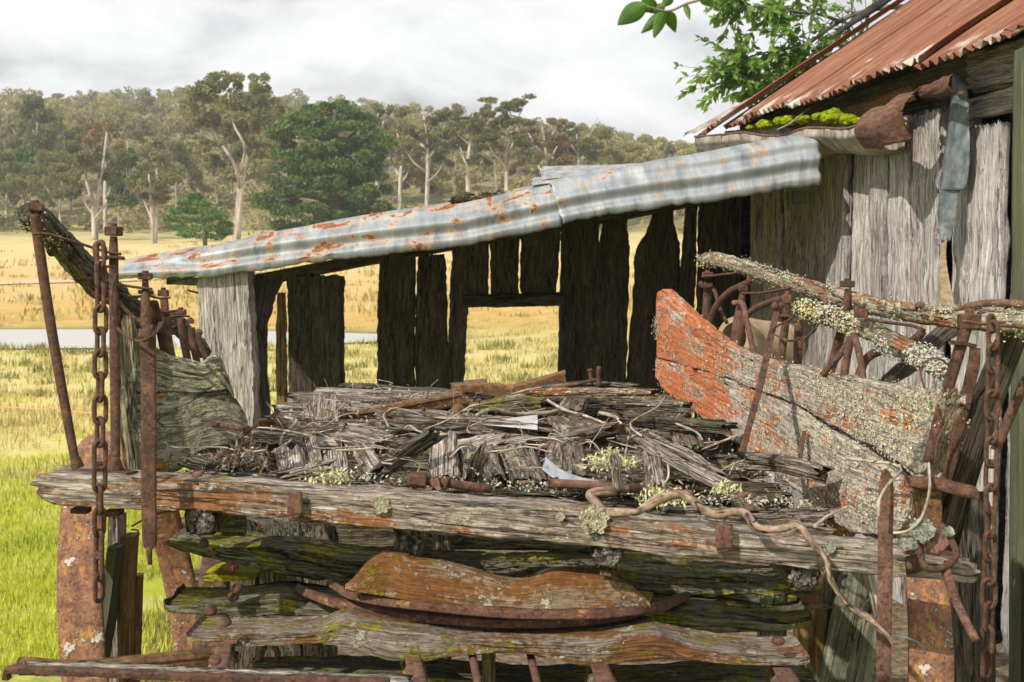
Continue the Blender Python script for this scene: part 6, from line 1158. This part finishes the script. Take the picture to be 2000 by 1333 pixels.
pole([(220, 1072, 2.95), (205, 1180, 2.95), (185, 1300, 2.9), (175, 1420, 2.9)], [24, 28, 30, 32], W_GREENPOLE, 'mossy green pole with pale sawn top beside the left wheel'); pole([(247, 1050, 3.0), (242, 1160, 3.0), (238, 1420, 3.0)], [26, 24, 24], W_BROWNPOLE, 'brown pole behind the mossy green one'); pole([(262, 1130, 3.05), (258, 1250, 3.05), (252, 1420, 3.05)], [12, 12, 12], W_BROWNPOLE, 'thin orange brown pole tucked by the dark tyre')
pole([(222, 1010, 3.1), (220, 1120, 3.1), (218, 1420, 3.1)], [26, 28, 30], W_SPLIT, 'split grey post standing behind the brown pole'); pole([(1640, 1112, 3.3), (1630, 1250, 3.3), (1620, 1480, 3.3)], [44, 44, 46], W_POLE, 'straight grey green pole under the right end of the beam'); pole([(1682, 1115, 3.2), (1655, 1250, 3.2), (1618, 1440, 3.2)], [60, 62, 66], W_POLE, 'thickest grey pole leaning left under the right end of the beam')
pole([(1722, 1180, 3.1), (1706, 1250, 3.1), (1680, 1420, 3.1)], [36, 54, 66], W_POLE, 'pale tapering pole right beside the front iron standard'); pole([(1515, 1130, 3.4), (1512, 1250, 3.4), (1505, 1480, 3.4)], [54, 54, 58], W_POLE, 'mottled pole standing behind the mossy bolster end'); pole([(1592, 1190, 3.25), (1588, 1260, 3.25), (1582, 1440, 3.25)], [70, 64, 60], W_BROWNPOLE, 'brownish stump left of the straight grey green pole')
pole([(1698, 1115, 3.0), (1714, 1180, 3.0), (1732, 1262, 3.0)], [20, 18, 16], W_POST, 'split pale stick leaning right under the beam end', .03)
for x, w_ in ((470, 60), (545, 90), (620, 70), (860, 36)): VB('under_post', [(1016, x - w_ / 2, x + w_ / 2, 3.6 + (x % 7) * .05), (1070, x - w_ / 2 + 6, x + w_ / 2 + 4, 3.6), (1400, x - w_ / 2, x + w_ / 2, 3.6)], .06, W_OLDRAIL, WG, n=30, k=10, amp=.006, edge=.01)
HB('under_beam', [(330, 1010, 1070, 4.3), (700, 1005, 1080, 4.3), (1000, 1010, 1080, 4.3), (1600, 1010, 1090, 4.3)], .12, W_OLDRAIL, WG, n=50, k=10); HB('under_beam', [(360, 1112, 1160, 4.0), (900, 1120, 1180, 4.0), (1620, 1130, 1190, 4.0)], .12, W_MOSSY, WG, n=50, k=10)

for xs, lab_ in (((1840, 1862, 1880), 'added dark slab behind the lever rod, standing in for shaded wall foot'), ((1905, 1912, 1918), 'added dark slab between the right chain and the lever rod, standing in for shade')):  # dark slabs added where the foot of the hut wall lies in shade
    o = VB('shade_slab', [(960, xs[0] - 30, xs[0] + 30, 3.3), (1150, xs[1] - 34, xs[1] + 32, 3.25), (1480, xs[2] - 36, xs[2] + 36, 3.2)], .05, W_DARK, None, n=60, k=12, amp=.003, edge=.006); tag(o, lab_, 'slab')
# round timber post at the right border
o = VB('fence_post', [(118, 2008, 2068, 3.6), (128, 2003, 2072, 3.6), (600, 1999, 2074, 3.6), (1000, 1995, 2074, 3.6), (1800, 1990, 2076, 3.6)], .10, W_GREENPOLE, None, n=120, k=16, m=8, amp=.0012, edge=.002, low=.003, rc=.9, fw=25); tag(o, 'tall green tinged round post cut by the right picture border', 'post')

# hollow wooden hub behind the right rail
c = P(1432, 662, 3.95); ax = Vector((.75, .6, -.18)).normalized(); t_ = ax.orthogonal().normalized(); b_ = ax.cross(t_)
def hub(u, v):
    pr = [(0, .052), (-.0, .070), (.03, .074), (.12, .078), (.24, .09), (.24, .04), (0.02, .052), (0, .052)]; f_ = u * 7; i = min(int(f_), 6); a = pr[i]; b = pr[i + 1]; x, r = lin(a[0], b[0], f_ - i), lin(a[1], b[1], f_ - i); q = v * 6.2832
    return c + ax * x + (t_ * math.cos(q) + b_ * math.sin(q)) * r, (x + r, v * .5, 0)
o = g_grid(hub, 28, 32).mk('wheel_hub', CLAY, None); tag(o, 'hollow tan wooden hub half hidden behind the right side board', 'wheel hub')

# chains
def chain(name, label, pts, link, wire, w_, big=None):
    t = thing(name, label, 'chain', pts[0]); L = sum((pts[i + 1] - pts[i]).length for i in range(len(pts) - 1)); n = int(L / (link - 2.1 * wire)); base = None
    def along(s):
        for i in range(len(pts) - 1):
            l = (pts[i + 1] - pts[i]).length
            if s <= l: return pts[i].lerp(pts[i + 1], s / l), (pts[i + 1] - pts[i]).normalized()
            s -= l
        return pts[-1], (pts[-1] - pts[-2]).normalized()
    g = Geo(); q = 28; sd = 9; hl = link / 2 - w_ / 2; V = []
    def ctr(a):
        per = a % 1.0; k = per * 4
        if k < 1: return Vector((w_ / 2 - wire / 2, 0, lin(-hl, hl, k)))
        if k < 2: th = (k - 1) * math.pi; return Vector(((w_ / 2 - wire / 2) * math.cos(th), 0, hl + (w_ / 2 - wire / 2) * math.sin(th)))
        if k < 3: return Vector((-(w_ / 2 - wire / 2), 0, lin(hl, -hl, k - 2)))
        th = (k - 3) * math.pi; return Vector((-(w_ / 2 - wire / 2) * math.cos(th), 0, -hl - (w_ / 2 - wire / 2) * math.sin(th)))
    for i in range(q):
        p = ctr(i / q); D = (ctr((i + .5) / q) - ctr((i - .5) / q)).normalized(); X = Vector((0, 1, 0)); Y = D.cross(X)
        for j in range(sd): a = 6.2832 * j / sd; rr = wire / 2 * (1 + .1 * nz(i * .7, j)); V.append(p + X * rr * math.cos(a) + Y * rr * math.sin(a))
    Fc = [(i * sd + j, i * sd + (j + 1) % sd, ((i + 1) % q) * sd + (j + 1) % sd, ((i + 1) % q) * sd + j) for i in range(q) for j in range(sd)]
    for i in range(n + 1):
        c, D = along(min(L, (link - 2.1 * wire) * i + .001)); yaw = (.62 if i % 2 else -.85) + R.uniform(-.25, .25)
        if base is None:
            base = mk('link', [v + rootloc(t) for v in V], Fc, IRON, t, gc=[tuple(v * 1.0) for v in V]); o = base
        else: o = base.copy(); S.collection.objects.link(o); o.parent = t
        o.location = c - rootloc(t); up = -D; o.rotation_mode = 'QUATERNION'; o.rotation_quaternion = up.to_track_quat('Z', 'Y') @ Matrix.Rotation(yaw, 3, 'Z').to_quaternion()
    return t
m = 2.38 / F
chain('hanging_chain', 'rusty chain hanging from the left stakes in front of the beam', [P(196, 497, 2.42), P(197, 560, 2.40), P(196, 700, 2.38), P(195, 900, 2.36), P(193, 1090, 2.36), P(194, 1178, 2.37)], 64 * m, 9.5 * m, 31 * m)
chain('hanging_chain', 'rusty chain hanging from the right rail by the green post', [P(1940, 655, 2.2), P(1938, 800, 2.18), P(1935, 1000, 2.16), P(1930, 1200, 2.15), P(1926, 1308, 2.15)], 66 * 2.17 / F, 9.5 * 2.17 / F, 35 * 2.17 / F)
TP('chain_hook', [(1938, 650, 2.2), (1930, 625, 2.22), (1938, 618, 2.26), (1946, 640, 2.3)], 5, IRON, WG); TP('chain_hook', [(187, 505, 2.44), (185, 482, 2.48), (194, 474, 2.52), (204, 486, 2.56), (206, 506, 2.58)], 4.5, IRON, WG)
